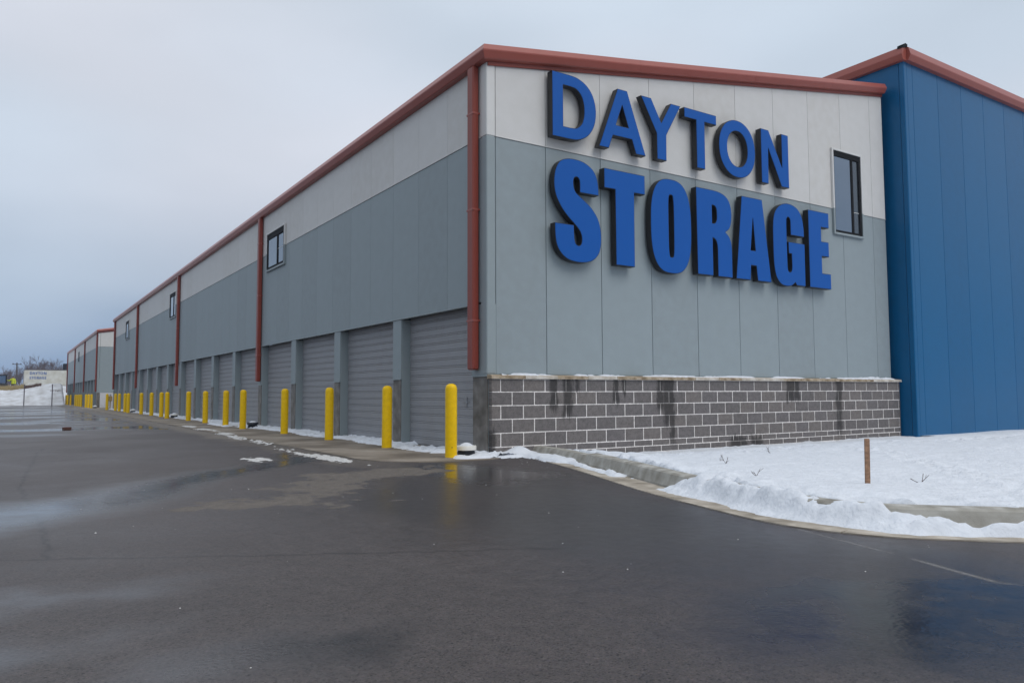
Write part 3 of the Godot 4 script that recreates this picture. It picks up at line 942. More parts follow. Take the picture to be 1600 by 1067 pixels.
func block_maps() -> Array:
	# stains run down the masonry from the sill where melt water drips; grit over all
	var w := 2048
	var h := 256
	var c := Image.create(w, h, false, Image.FORMAT_RGB8)
	var streaks := [[1.16, 0.10, 0.50], [1.42, 0.13, 0.62], [1.60, 0.05, 0.20], [2.42, 0.08, 0.40], [2.60, 0.04, 0.26], [3.42, 0.10, 0.55], [3.62, 0.17, 0.80], [3.70, 0.07, 1.1], [6.95, 0.16, 0.42], [7.15, 0.10, 0.40], [8.52, 0.13, 1.10], [0.02, 0.08, 1.3], [5.4, 0.30, -0.10], [5.9, 0.2, -0.08]]
	for j in h:
		var y := 1.18 - 1.4 * (j + 0.5) / h
		for i in w:
			var x := -0.1 + 11.1 * (i + 0.5) / w
			var s := 0.0
			for k in streaks:
				if absf(x - k[0]) > 0.5: continue
				var wob := 0.05 * n_fine.get_noise_2d(x * 3.0, y * 1.2) + 0.03 * n_fine.get_noise_2d(x * 9.0, y * 2.0)
				var d = absf(x - k[0] + wob) / k[1]
				var reach: float = 1.14 - y if k[2] > 0.0 else y + 0.2
				var lim: float = k[2] if k[2] > 0.0 else 0.3
				if k[0] < 0.1: reach = y + 0.15; lim = 0.55
				s = maxf(s, (1.0 - smoothstep(0.5, 1.05, d)) * (1.0 - smoothstep(lim * 0.85, lim * 1.12, reach + 0.12 * n_fine.get_noise_2d(x * 11.0, 3.0))))
			var v := 1.0 - 0.68 * s
			v *= 0.62 + 0.42 * rng.randf() + 0.20 * n_fine.get_noise_2d(x * 6.0, y * 6.0)
			if rng.randf() < 0.05: v *= 1.5
			elif rng.randf() < 0.08: v *= 0.55
			v = clampf(v, 0.0, 1.0)
			c.set_pixel(i, j, Color(v, v * 0.985, v * 0.98).linear_to_srgb())
	return [ImageTexture.create_from_image(c)]

func block_base(b: Node3D):
	var t: Texture2D = block_maps()[0]
	var blocks := []
	for k in 4:
		var m := StandardMaterial3D.new()
		m.resource_name = "block_%s" % ["a", "b", "c", "d"][k]
		m.albedo_color = [lin(0.190, 0.175, 0.170), lin(0.170, 0.158, 0.156), lin(0.205, 0.187, 0.178), lin(0.180, 0.168, 0.168)][k]
		m.albedo_texture = t
		m.roughness = 0.9
		blocks.append(m)
	var mm := StandardMaterial3D.new()
	mm.resource_name = "mortar"
	mm.albedo_color = lin(0.95, 0.92, 0.89)
	mm.albedo_texture = t
	mm.roughness = 0.9
	var wall := Node3D.new()
	wall.name = "block_base"
	b.add_child(wall)
	var rows := [[0.937, 1.13, 0.178], [0.734, 0.937, 0.381], [0.531, 0.734, 0.178], [0.327, 0.531, 0.381], [0.124, 0.327, 0.178], [0.022, 0.124, 0.381], [-0.080, 0.022, 0.178], [-0.182, -0.080, 0.381]]
	var x_end := 10.81
	for r in rows:
		var x: float = 0.012
		var nx: float = r[2]
		while x < x_end - 0.03:
			var xe := minf(nx, x_end)
			if x_end - xe < 0.06: xe = x_end
			var st := newst()
			block_shape(st, Vector3(x + 0.0062, r[0] + 0.0062, 0.005), Vector3(xe - 0.0062, r[1] - 0.0062, 0.1 + rng.randf_range(-0.0015, 0.002)), 0.006)
			put(st, "block", blocks[rng.randi() % 4], wall)
			x = xe
			nx = xe + 0.4064
	var st := newst()
	block_shape(st, Vector3(0.03, -0.3, 0.004), Vector3(x_end - 0.02, 1.131, 0.0955), 0.002)
	put(st, "mortar", mm, wall)
	# sill stones
	var x := -0.005
	var k := 0
	while x < x_end:
		var xe := minf(x + 0.61, x_end + 0.03)
		if x_end - xe < 0.2: xe = x_end + 0.03
		st = newst()
		var zf := 0.132 + rng.randf_range(-0.004, 0.004)
		prism(st, PackedVector2Array([Vector2(0.004, 1.132), Vector2(zf, 1.132), Vector2(zf + 0.003, 1.136), Vector2(zf, 1.176), Vector2(zf - 0.012, 1.186), Vector2(0.004, 1.1975)]), Vector3(x + 0.003, 0, 0), Vector3.BACK, Vector3.UP, Vector3(xe - x - 0.006, 0, 0))
		put(st, "sill_stone", M.sill if rng.randf() < 0.5 else M.sill_pale, wall)
		x = xe
		k += 1
	# snow lying on the sill
	st = newst()
	var hf := func(px: float, pz: float) -> float:
		var n := n_mid.get_noise_2d(px * 2.2, 4.0) + 0.35 * n_fine.get_noise_2d(px * 3.0, pz * 6.0)
		var on := smoothstep(-0.25, 0.1, n) * (1.0 - smoothstep(0.075, 0.118, pz + 0.03 * n_fine.get_noise_2d(px * 5.0, 1.0)))
		var big := 1.0 + 1.2 * smoothstep(9.2, 10.0, px) * (1.0 - smoothstep(10.3, 10.62, px))
		return 1.1965 - 0.115 * maxf(pz, 0.0) - 0.006 + on * (0.022 + 0.02 * n) * big + 0.004
	field(st, steps(0.2, 10.62, 0.03), steps(0.006, 0.126, 0.012), hf, func(px, pz, h): return h > 1.1965 - 0.115 * pz + 0.002)
	var s := put(st, "sill_snow", M.snow)
	tag(s, "thin snow lying on the sill above the block base", "snow", "", "stuff")

# a chamfered block whose texture runs on over the whole wall
func block_shape(st: SurfaceTool, lo: Vector3, hi: Vector3, bev: float):
	var tmp := newst()
	bbox(tmp, lo, hi, bev)
	var arr := tmp.commit_to_arrays()
	var v: PackedVector3Array = arr[Mesh.ARRAY_VERTEX]
	var n: PackedVector3Array = arr[Mesh.ARRAY_NORMAL]
	for i in v.size():
		st.set_normal(n[i])
		st.set_uv(Vector2((v[i].x + 0.1) / 11.1, (1.18 - v[i].y) / 1.4))
		st.add_vertex(v[i])

func blue_building():
	var b := thing("metal_building", "taller blue metal-clad building with red fascia joined to the grey gable", "building", Vector3(10.87, 0, 0.44))
	var top := 8.45
	var st := newst()
	# front
	var x := 0.12
	var k := 0
	while x < 30.0:
		var xe := 0.35 if k == 0 else x + 1.09
		st = newst()
		bbox(st, Vector3(x + 0.003, -0.35, -0.045), Vector3(xe - 0.003, top + 0.05, 0.0), 0.007)
		put(st, "wall_panel", M.blue_wall if k % 3 != 2 else M.blue_wall_b, b)
		x = xe
		k += 1
	var xw := x
	# side, standing above the grey roof
	var z := -0.12
	for j in 46:
		var ze := z - 1.09
		st = newst()
		bbox(st, Vector3(0.0, -0.35, ze + 0.003), Vector3(0.045, top + 0.05, z - 0.003), 0.007)
		put(st, "wall_panel", M.blue_wall if j % 3 else M.blue_wall_b, b)
		z = ze
	st = newst()
	bbox(st, Vector3(-0.004, -0.35, -0.119), Vector3(0.118, top + 0.05, 0.006), 0.014)
	put(st, "corner_trim", M.blue_wall, b)
	box_part("wall_core", Vector3(0.05, -0.35, z), Vector3(xw, top + 0.04, -0.05), M.core, b)
	# fascia gutters; they stop short of each other at the corner
	var prof := PackedVector2Array([Vector2(-0.05, top - 0.02), Vector2(0.10, top - 0.01), Vector2(0.155, top + 0.10), Vector2(0.157, top + 0.12), Vector2(0.11, top + 0.285), Vector2(0.09, top + 0.295), Vector2(-0.05, top + 0.295)])
	x = 0.03
	while x < xw:
		var xe := minf(x + 6.1, xw)
		st = newst()
		prism(st, prof, Vector3(x + 0.003, 0, 0), Vector3.BACK, Vector3.UP, Vector3(xe - x - 0.006, 0, 0))
		put(st, "fascia", M.red, b)
		x = xe
	var zz := 0.06
	while zz > z:
		var ze := maxf(zz - 6.1, z)
		st = newst()
		prism(st, prof, Vector3(0, 0, zz - 0.003), Vector3.LEFT, Vector3.UP, Vector3(0, 0, ze - zz + 0.006))
		put(st, "fascia", M.red, b)
		zz = ze
	# loose flashing at the open corner
	st = newst()
	prism(st, PackedVector2Array([Vector2(-0.13, 0.255), Vector2(0.05, 0.30), Vector2(0.06, 0.36), Vector2(-0.02, 0.375), Vector2(-0.12, 0.32)]), Vector3(0.0, top, -0.06), Vector3.RIGHT, Vector3.UP, Vector3(0, 0, 0.14))
	put(st, "corner_flashing", M.black_frame, b)
	box_part("roof", Vector3(0.0, top + 0.2, z), Vector3(xw, top + 0.27, -0.052), M.roof, b)

func far_building():
	var b := thing("storage_building", "distant grey and white storage building with yellow bollards beyond the near one's end", "building", Vector3(-0.3, -0.13, -58.5))
	door_side(b, 12, 38.5, [-0.29, -12.5, -25.4, -38.2], [[-20.2, 1.6, 4.36, 5.36]], 0)
	var st := newst()
	for k in 9:
		var xa := 0.16 + 1.13 * k
		st = newst()
		bbox(st, Vector3(xa, 1.205, -0.045), Vector3(xa + 1.122, 4.828, 0.0), 0.006)
		put(st, "wall_panel", M.panel_grey, b)
		st = newst()
		prism(st, PackedVector2Array([Vector2(xa, 4.842), Vector2(xa + 1.122, 4.842), Vector2(xa + 1.122, gable_top(xa + 1.122) + 0.03), Vector2(xa, gable_top(xa) + 0.03)]), Vector3(0, 0, -0.045), Vector3.RIGHT, Vector3.UP, Vector3(0, 0, 0.045))
		put(st, "wall_panel", M.panel_white, b)
	box_part("corner_trim", Vector3(-0.006, 1.205, -0.17), Vector3(0.15, 4.828, 0.006), M.trim_grey, b, 0.03)
	box_part("corner_trim", Vector3(-0.006, 4.829, -0.17), Vector3(0.15, 5.98, 0.006), M.trim_white, b, 0.03)
	st = newst()
	bbox(st, Vector3(0.22, -0.3, 0.002), Vector3(10.3, 1.19, 0.10), 0.01)
	put(st, "pale_base", M.pale_block, b)
	box_part("base_post", Vector3(-0.002, -0.3, -0.15), Vector3(0.215, 1.2, 0.08), M.guard, b)
	rake(b, [0.0, 10.4])
	st = newst()
	prism(st, PackedVector2Array([Vector2(0.22, -0.3), Vector2(10.35, -0.3), Vector2(10.35, gable_top(10.35)), Vector2(0.22, gable_top(0.22))]), Vector3(0, 0, -38.4), Vector3.RIGHT, Vector3.UP, Vector3(0, 0, 38.34))
	put(st, "wall_core", M.core, b)
	st = newst()
	prism(st, PackedVector2Array([Vector2(-0.05, 6.11), Vector2(10.4, 6.11 + RISE * 10.45), Vector2(10.4, 6.15 + RISE * 10.45), Vector2(-0.05, 6.15)]), Vector3(0, 0, -38.5), Vector3.RIGHT, Vector3.UP, Vector3(0, 0, 38.4))
	put(st, "roof", M.roof, b)

# ---------------------------------------------------------------- the wall sign
func ring(cx: float, cy: float, rx: float, ry: float, power := 2.0, n := 48) -> PackedVector2Array:
	var r := PackedVector2Array()
	for i in n:
		var f := TAU * i / n
		var c := cos(f)
		var s := sin(f)
		r.append(Vector2(cx + rx * signf(c) * pow(absf(c), 2.0 / power), cy + ry * signf(s) * pow(absf(s), 2.0 / power)))
	return r

# joins straight corners and smooth runs: an Array inside the list is a smooth run
func outline(parts: Array) -> PackedVector2Array:
	var r := PackedVector2Array()
	for q in parts:
		if q is Vector2: r.append(q)
		else: r.append_array(smooth_run(q, 5))
	return r

func v2(a: Array) -> Array:
	var r := []
	for i in range(0, a.size(), 2): r.append(Vector2(a[i], a[i + 1]))
	return r

func sign_letters():
	var list := [
		["D", "upper", outline(v2([1.09, 6.02, 1.09, 4.965]) + [v2([1.42, 4.965, 1.60, 4.98, 1.78, 5.06, 1.90, 5.19, 1.965, 5.34, 1.985, 5.50, 1.965, 5.66, 1.90, 5.81, 1.78, 5.93, 1.60, 6.005, 1.42, 6.02])]), outline(v2([1.31, 5.83, 1.31, 5.155]) + [v2([1.45, 5.155, 1.58, 5.175, 1.68, 5.26, 1.725, 5.38, 1.735, 5.49, 1.725, 5.60, 1.68, 5.72, 1.58, 5.81, 1.45, 5.83])])],
		["A", "upper", PackedVector2Array(v2([2.04, 4.965, 2.255, 4.965, 2.345, 5.20, 2.765, 5.20, 2.855, 4.965, 3.08, 4.965, 2.672, 6.02, 2.458, 6.02])), PackedVector2Array(v2([2.415, 5.388, 2.69, 5.388, 2.557, 5.75]))],
		["Y", "upper", PackedVector2Array(v2([2.985, 6.02, 3.225, 6.02, 3.46, 5.63, 3.70, 6.02, 3.94, 6.02, 3.58, 5.43, 3.575, 4.965, 3.35, 4.965, 3.345, 5.42])), PackedVector2Array()],
		["T", "upper", PackedVector2Array(v2([4.03, 6.03, 4.865, 6.03, 4.865, 5.85, 4.553, 5.85, 4.55, 4.97, 4.335, 4.97, 4.332, 5.85, 4.03, 5.85])), PackedVector2Array()],
		["O", "upper", ring(5.434, 5.505, 0.508, 0.55, 2.12), ring(5.436, 5.505, 0.283, 0.343, 2.12)],
		["N", "upper", PackedVector2Array(v2([6.12, 4.97, 6.325, 4.97, 6.335, 5.68, 6.72, 4.97, 6.955, 4.97, 6.955, 6.04, 6.745, 6.04, 6.745, 5.36, 6.355, 6.04, 6.12, 6.04])), PackedVector2Array()],
		["S", "lower", outline([v2([2.02, 4.125]) [0], Vector2(1.628, 4.125), v2([1.628, 4.125, 1.628, 4.29, 1.61, 4.345, 1.565, 4.37, 1.518, 4.345, 1.502, 4.28, 1.512, 4.19, 1.56, 4.11, 1.70, 4.02, 1.87, 3.90, 2.0, 3.74, 2.058, 3.55, 2.06, 3.33, 2.00, 3.15, 1.85, 3.03, 1.60, 2.99, 1.36, 3.03, 1.20, 3.16, 1.135, 3.34, 1.125, 3.585]), Vector2(1.50, 3.585), v2([1.503, 3.58, 1.515, 3.36, 1.545, 3.285, 1.60, 3.262, 1.648, 3.30, 1.66, 3.40, 1.62, 3.50, 1.53, 3.59, 1.38, 3.71, 1.25, 3.85, 1.15, 4.02, 1.115, 4.20, 1.135, 4.40, 1.215, 4.56, 1.35, 4.635, 1.53, 4.655, 1.73, 4.63, 1.90, 4.54, 1.985, 4.41, 2.015, 4.27, 2.02, 4.13])]), PackedVector2Array()],
		["T", "lower", PackedVector2Array(v2([2.14, 4.615, 3.045, 4.615, 3.045, 4.285, 2.80, 4.285, 2.795, 3.02, 2.38, 3.02, 2.377, 4.285, 2.14, 4.285])), PackedVector2Array()],
		["O", "lower", ring(3.662, 3.818, 0.493, 0.833, 2.75, 64), ring(3.659, 3.822, 0.062, 0.552, 4.5, 32)],
		["R", "lower", outline([Vector2(4.29, 4.615), v2([4.70, 4.615, 4.90, 4.60, 5.07, 4.545, 5.175, 4.44, 5.222, 4.28, 5.215, 4.09, 5.16, 3.95, 5.05, 3.87]), v2([5.06, 3.865, 5.15, 3.79, 5.205, 3.67, 5.22, 3.52]), Vector2(5.22, 3.03), Vector2(4.83, 3.03), v2([4.83, 3.52, 4.82, 3.62, 4.78, 3.70, 4.705, 3.735]), Vector2(4.705, 3.03), Vector2(4.30, 3.03)]), outline([v2([4.70, 4.335, 4.76, 4.33, 4.80, 4.30, 4.82, 4.24, 4.82, 4.10, 4.80, 4.04, 4.76, 4.005, 4.70, 4.0])])],
		["A", "lower", PackedVector2Array(v2([5.515, 4.62, 6.105, 4.62, 6.33, 3.03, 5.93, 3.03, 5.895, 3.315, 5.745, 3.315, 5.725, 3.03, 5.32, 3.03])), PackedVector2Array(v2([5.825, 4.23, 5.88, 3.605, 5.745, 3.605]))],
		["G", "lower", outline([v2([7.378, 4.03, 7.37, 4.23, 7.31, 4.45, 7.16, 4.60, 6.90, 4.655, 6.66, 4.60, 6.49, 4.45, 6.42, 4.22, 6.41, 3.8, 6.42, 3.42, 6.48, 3.17, 6.61, 3.035, 6.79, 2.995, 6.95, 3.02, 7.065, 3.09]), Vector2(7.11, 3.03), Vector2(7.385, 3.03), Vector2(7.39, 3.89), Vector2(6.875, 3.89), Vector2(6.88, 3.655), v2([6.97, 3.655, 6.972, 3.40, 6.95, 3.31, 6.90, 3.285, 6.852, 3.31, 6.835, 3.40, 6.83, 3.80, 6.83, 4.27, 6.85, 4.36, 6.89, 4.385, 6.935, 4.36, 6.953, 4.28, 6.953, 4.03])]), PackedVector2Array()],
		["E", "lower", PackedVector2Array(v2([7.53, 4.62, 8.215, 4.62, 8.215, 4.305, 7.948, 4.305, 7.948, 4.007, 8.195, 4.007, 8.195, 3.70, 7.95, 3.70, 7.95, 3.345, 8.24, 3.345, 8.24, 3.03, 7.53, 3.03])), PackedVector2Array()],
	]
	for q in list:
		var row: String = q[1]
		var outer := PackedVector2Array()
		for v in q[2]: outer.append(Vector2(v.x * 1.0032 + 0.019, v.y * 1.0032 - 0.003))
		var hole := PackedVector2Array()
		for v in q[3]: hole.append(Vector2(v.x * 1.0032 + 0.019, v.y * 1.0032 - 0.003))
		var base := Vector2(outer[0].x, 1e9)
		for v in outer: base.y = minf(base.y, v.y)
		for i in outer.size(): outer[i] -= base
		for i in hole.size(): hole[i] -= base
		var label := "blue letter %s with black sides in the thin-stroked upper row of the wall sign" % q[0] if row == "upper" else "blue letter %s with black sides in the heavy, condensed lower row of the wall sign" % q[0]
		var l := thing("sign_letter", label, "sign letter", Vector3(base.x, base.y, 0.045), "raised letters of the wall sign")
		letter_part(l, "letter_can", outer, hole, 0.0, 0.12, 0.0, M.letter_black)
		letter_part(l, "letter_face", outer, hole, 0.117, 0.126, 0.009, M.letter_blue)
		# standoff pins behind the can
		for t in [0.2, 0.8]:
			var c := inside_point(outer, hole, t)
			var st := newst()
			tube(st, Vector3(c.x, c.y, -0.045), Vector3(c.x, c.y, 0.0), 0.012, 0.012, 6)
			put(st, "mounting_pin", M.steel, l)

func inside_point(outer: PackedVector2Array, hole: PackedVector2Array, t: float) -> Vector2:
	var top := 0.0
	for v in outer: top = maxf(top, v.y)
	var lo := 1e9
	var hi := -1e9
	for v in outer:
		lo = minf(lo, v.x); hi = maxf(hi, v.x)
	for k in 60:
		var c := Vector2(lerpf(lo, hi, 0.08 + 0.84 * k / 60.0), top * t)
		var ok := Geometry2D.is_point_in_polygon(c, outer) and Geometry2D.is_point_in_polygon(c + Vector2(0.05, 0), outer)
		if ok and not (hole.size() and Geometry2D.is_point_in_polygon(c, hole)): return c + Vector2(0.025, 0)
	return Vector2((lo + hi) * 0.5, top * t)

func letter_part(l: Node3D, called: String, outer: PackedVector2Array, hole: PackedVector2Array, z0: float, z1: float, inset: float, m: Material):
	var st := newst()
	var o := outer
	var h := hole
	if inset > 0.0:
		var r := Geometry2D.offset_polygon(outer, -inset, Geometry2D.JOIN_MITER)
		if r.size(): o = r[0]
		if hole.size():
			r = Geometry2D.offset_polygon(hole, inset, Geometry2D.JOIN_MITER)
			if r.size(): h = r[0]
	prism(st, o, Vector3(0, 0, z0), Vector3.RIGHT, Vector3.UP, Vector3(0, 0, z1 - z0), false, true)
	if h.size():
		var hs := newst()
		var n := h.size()
		var ccw := not Geometry2D.is_polygon_clockwise(h)
		for i in n:
			var a := Vector3(h[i].x, h[i].y, z0)
			var b := Vector3(h[(i + 1) % n].x, h[(i + 1) % n].y, z0)
			var e := b - a
			var inward := Vector3(-e.y, e.x, 0) if ccw else Vector3(e.y, -e.x, 0)
			quad(st, a, b, b + Vector3(0, 0, z1 - z0), a + Vector3(0, 0, z1 - z0), inward)
	# caps: cut in two through the hole so that each piece is simple
	var pieces := []
	if h.size():
		var cx := 0.0
		for v in h: cx += v.x / h.size()
		cx += 0.0007
		for half in [PackedVector2Array([Vector2(-5, -5), Vector2(cx, -5), Vector2(cx, 5), Vector2(-5, 5)]), PackedVector2Array([Vector2(cx, -5), Vector2(5, -5), Vector2(5, 5), Vector2(cx, 5)])]:
			for piece in Geometry2D.intersect_polygons(o, half):
				for rest in Geometry2D.clip_polygons(piece, h): pieces.append(rest)
	else:
		pieces = [o]
	for p in pieces:
		var idx := Geometry2D.triangulate_polygon(p)
		for k in range(0, idx.size(), 3):
			for zz in [[z0, -1.0], [z1, 1.0]]:
				tri(st, Vector3(p[idx[k]].x, p[idx[k]].y, zz[0]), Vector3(p[idx[k + 1]].x, p[idx[k + 1]].y, zz[0]), Vector3(p[idx[k + 2]].x, p[idx[k + 2]].y, zz[0]), Vector3(0, 0, zz[1]))
	put(st, called, m, l)

# ---------------------------------------------------------------- bollards, drains, snow by the doors
func bollards_and_drains():
	var st := newst()
	lathe(st, [Vector2(0.084, -0.05), Vector2(0.084, 0.965), Vector2(0.082, 0.985), Vector2(0.075, 1.008), Vector2(0.062, 1.026), Vector2(0.043, 1.038), Vector2(0.02, 1.044), Vector2(0.0, 1.045)], 28, Vector3.ZERO)
	var sleeve := st.commit()
	st = newst()
	lathe(st, [Vector2(0.10, -0.05), Vector2(0.10, 0.004), Vector2(0.086, 0.012), Vector2(0.084, 0.012)], 24, Vector3.ZERO)
	var foot := st.commit()
	st = newst()
	lathe(st, [Vector2(0.0, 0.0), Vector2(0.008, 0.0), Vector2(0.007, 0.004), Vector2(0.0, 0.006)], 8, Vector3.ZERO)
	var stud := st.commit()
	var words := ["nearest the block-faced corner", "second from the block-faced corner", "third from the block-faced corner", "fourth from the block-faced corner", "fifth from the corner, with black drain behind", "sixth from the block-faced corner", "seventh from the block-faced corner", "eighth from the block-faced corner", "ninth from the corner, beside a white drain", "tenth from the corner, close beside the ninth", "eleventh from the block-faced corner", "twelfth from the block-faced corner", "thirteenth, right one of a close pair", "fourteenth, left one of a close pair", "fifteenth from the block-faced corner", "sixteenth from the block-faced corner", "standing alone before the far building's pale base"]
	var spots := [[-0.70, 0.17], [-0.62, -2.21], [-0.62, -4.99], [-0.62, -7.95], [-0.74, -11.24], [-0.62, -13.72], [-0.62, -16.54], [-0.62, -19.37], [-0.76, -22.94], [-0.62, -25.24], [-0.62, -27.95], [-0.62, -31.17], [-0.74, -35.09], [-0.62, -37.51], [-0.62, -40.2], [-0.62, -42.16], [-0.75, -45.66]]
	for i in spots.size():
		var p := Vector3(spots[i][0], fall(spots[i][1]) + 0.01, spots[i][1])
		var b := thing("bollard", "yellow round-topped bollard by the doors, " + words[i] if i < 16 else "yellow round-topped bollard " + words[i], "bollard", p, "yellow bollards along the doors")
		b.rotation.y = rng.randf() * TAU
		b.rotation.z = rng.randf_range(-0.006, 0.006)
		share(sleeve, "sleeve", M.yellow, b, Vector3.ZERO)
		share(foot, "collar", M.concrete, b, Vector3.ZERO)
		if i == 0:
			b.rotation = Vector3.ZERO
			var s := share(stud, "stud", M.rubber, b, Vector3(-0.028, 0.155, 0.079))
			s.rotation = Vector3(PI / 2, 0, 0)
	var far := [-54.6, -57.1, -59.5, -64.5, -66.7, -69.0, -71.5, -78.3, -82.9, -85.7]
	var far_words := ["first, nearest the far building's corner", "second from the far building's corner", "third from the far building's corner", "fourth from the far building's corner", "fifth from the far building's corner", "sixth from the far building's corner", "seventh from the far building's corner", "third from the far end", "second from the far end", "last at the far end"]
	for i in far.size():
		var z: float = far[i]
		var b := thing("bollard", "small distant yellow bollard in the far row, " + far_words[i], "bollard", Vector3(-0.95, fall(z) + 0.01, z), "distant yellow bollards")
		share(sleeve, "sleeve", M.yellow, b, Vector3.ZERO)
		share(foot, "collar", M.concrete, b, Vector3.ZERO)
	# drain inlets under the downspouts
	var drains := [[-0.40, 0.07, true, "white round drain collar heaped with snow between nearest bollard and block base"], [-0.35, -11.75, false, "low black drain collar under snow behind the fifth bollard"], [-0.35, -23.8, true, "white round drain collar capped with snow behind the ninth bollard"], [-0.35, -36.4, true, "small white drain collar beneath the fourth downspout"], [-0.62, -55.8, true, "tiny white drain collar at the far building's corner"]]
	for d in drains:
		var p := Vector3(d[0], fall(d[1]) + 0.012, d[1])
		var o := thing("drain_collar", d[3], "drain", p, "drain collars below the downspouts")
		st = newst()
		lathe(st, [Vector2(0.125, -0.03), Vector2(0.125, 0.05), Vector2(0.12, 0.075), Vector2(0.12, 0.09), Vector2(0.0, 0.09)], 24, Vector3.ZERO)
		for k in 3: lathe(st, [Vector2(0.124, 0.012 + 0.024 * k), Vector2(0.134, 0.018 + 0.024 * k), Vector2(0.134, 0.024 + 0.024 * k), Vector2(0.124, 0.03 + 0.024 * k)], 24, Vector3.ZERO)
		put(st, "boot", M.black_plastic, o)
		st = newst()
		lathe(st, [Vector2(0.128, 0.092), Vector2(0.150, 0.096), Vector2(0.150, 0.150), Vector2(0.144, 0.157), Vector2(0.128, 0.157), Vector2(0.125, 0.150), Vector2(0.125, 0.115), Vector2(0.0, 0.115)], 28, Vector3.ZERO)
		put(st, "collar", M.white_plastic if d[2] else M.black_plastic, o)
		st = newst()
		var prof := [Vector2(0.112, 0.12), Vector2(0.106, 0.150), Vector2(0.088, 0.168), Vector2(0.055, 0.188), Vector2(0.02, 0.198), Vector2(0.0, 0.199)]
		lathe(st, prof, 20, Vector3(0.008, 0, -0.008))
		put(st, "snow_cap", M.snow, o)
	# snow along the doors
	st = newst()
	var hf := func(x: float, z: float) -> float:
		var n := n_mid.get_noise_2d(x * 2.0, z * 0.9 + 3.0)
		var f := n_fine.get_noise_2d(x * 2.2, z * 2.2)
		var edge := -0.46 + 0.36 * n + 0.17 * f - 0.22 * smoothstep(0.30, 0.0, absf(z - 0.2)) - 0.5 * exp(-pow((z + 14.3) / 1.6, 2.0))
		var on := smoothstep(edge - 0.02, edge + 0.12, x) * smoothstep(-0.50, -0.16, n + 0.3 * f + 0.24 * smoothstep(-8.0, 0.0, z))
		return fall(z) + 0.0 + on * (0.042 + 0.045 * f + 0.03 * n + 0.03 * n_fine.get_noise_2d(x * 6.0, z * 6.0)) - 0.01 * (1.0 - on)
	field(st, steps(-1.5, 0.18, 0.035), steps(-12.0, 0.52, 0.035), hf, func(x, z, h): return h > fall(z) + 0.008)
	var st2 := newst()
	field(st2, steps(-1.5, 0.18, 0.06), steps(-49.0, -12.0, 0.08), hf, func(x, z, h): return h > fall(z) + 0.008)
	st.append_from(st2.commit(), 0, Transform3D())
	# in front of the corner
	var hc := func(x: float, z: float) -> float:
		var f := n_fine.get_noise_2d(x * 2.0, z * 2.0)
		var d := seg_dist(Vector2(x, z), [Vector2(-0.55, 0.28), Vector2(0.0, 0.34), Vector2(0.42, 0.42), Vector2(0.44, 0.9), Vector2(0.28, 1.5)]) + 0.06 * f
		var d2 := Vector2(x - 0.40, z - 0.24).length() + 0.03 * f
		var d3 := seg_dist(Vector2(x, z), [Vector2(-0.15, 0.15), Vector2(0.6, 0.15)]) + 0.04 * f
		var on := 1.0 - smoothstep(0.13, 0.24, minf(d, d3))
		return 0.006 + on * (0.042 + 0.025 * f) + 0.085 * (1.0 - smoothstep(0.02, 0.26, d2)) - 0.012 * (1.0 - on)
	var st3 := newst()
	field(st3, steps(-1.0, 0.85, 0.025), steps(0.02, 1.8, 0.025), hc, func(x, z, h): return h > 0.012)
	st.append_from(st3.commit(), 0, Transform3D())
	var o := put(st, "door_snow", M.snow)
	tag(o, "broken strip of snow lying along the foot of the roller doors", "snow", "", "stuff")
	# thin slush where the apron meets the asphalt
	st = newst()
	var hs := func(x: float, z: float) -> float:
		var n := n_mid.get_noise_2d(x * 3.0 + 8.0, z * 1.4)
		var f := n_fine.get_noise_2d(x * 4.0, z * 2.6)
		var d := seg_dist(Vector2(x, z), [Vector2(-1.55, -14.5), Vector2(-1.68, -9.0), Vector2(-1.86, -5.4), Vector2(-2.02, -2.4), Vector2(-2.06, -0.6), Vector2(-1.95, 0.3)])
		var g := n_fine.get_noise_2d(x * 9.0, z * 5.0)
		var on := (1.0 - smoothstep(0.03, 0.30, d + 0.16 * f)) * smoothstep(0.0, 0.16, n + 0.55 * f + 0.5 * g - 0.06)
		var d2 := Vector2((x + 2.98) / 0.16, (z + 1.35) / 0.36).length() + 1.3 * f + 0.8 * g
		on = maxf(on, (1.0 - smoothstep(0.5, 1.0, d2)))
		return lot_y(x, z) - 0.008 + on * (0.022 + 0.012 * f + 0.012 * g) + (0.012 if x > -1.84 else 0.0)
	field(st, steps(-3.3, -1.3, 0.03), steps(-14.6, 0.5, 0.04), hs, func(x, z, h): return h > lot_y(x, z) + 0.004 + (0.012 if x > -1.84 else 0.0))
	o = put(st, "slush_patches", M.slush)
	tag(o, "thin grey slush streaks where concrete apron meets asphalt", "slush", "", "stuff")

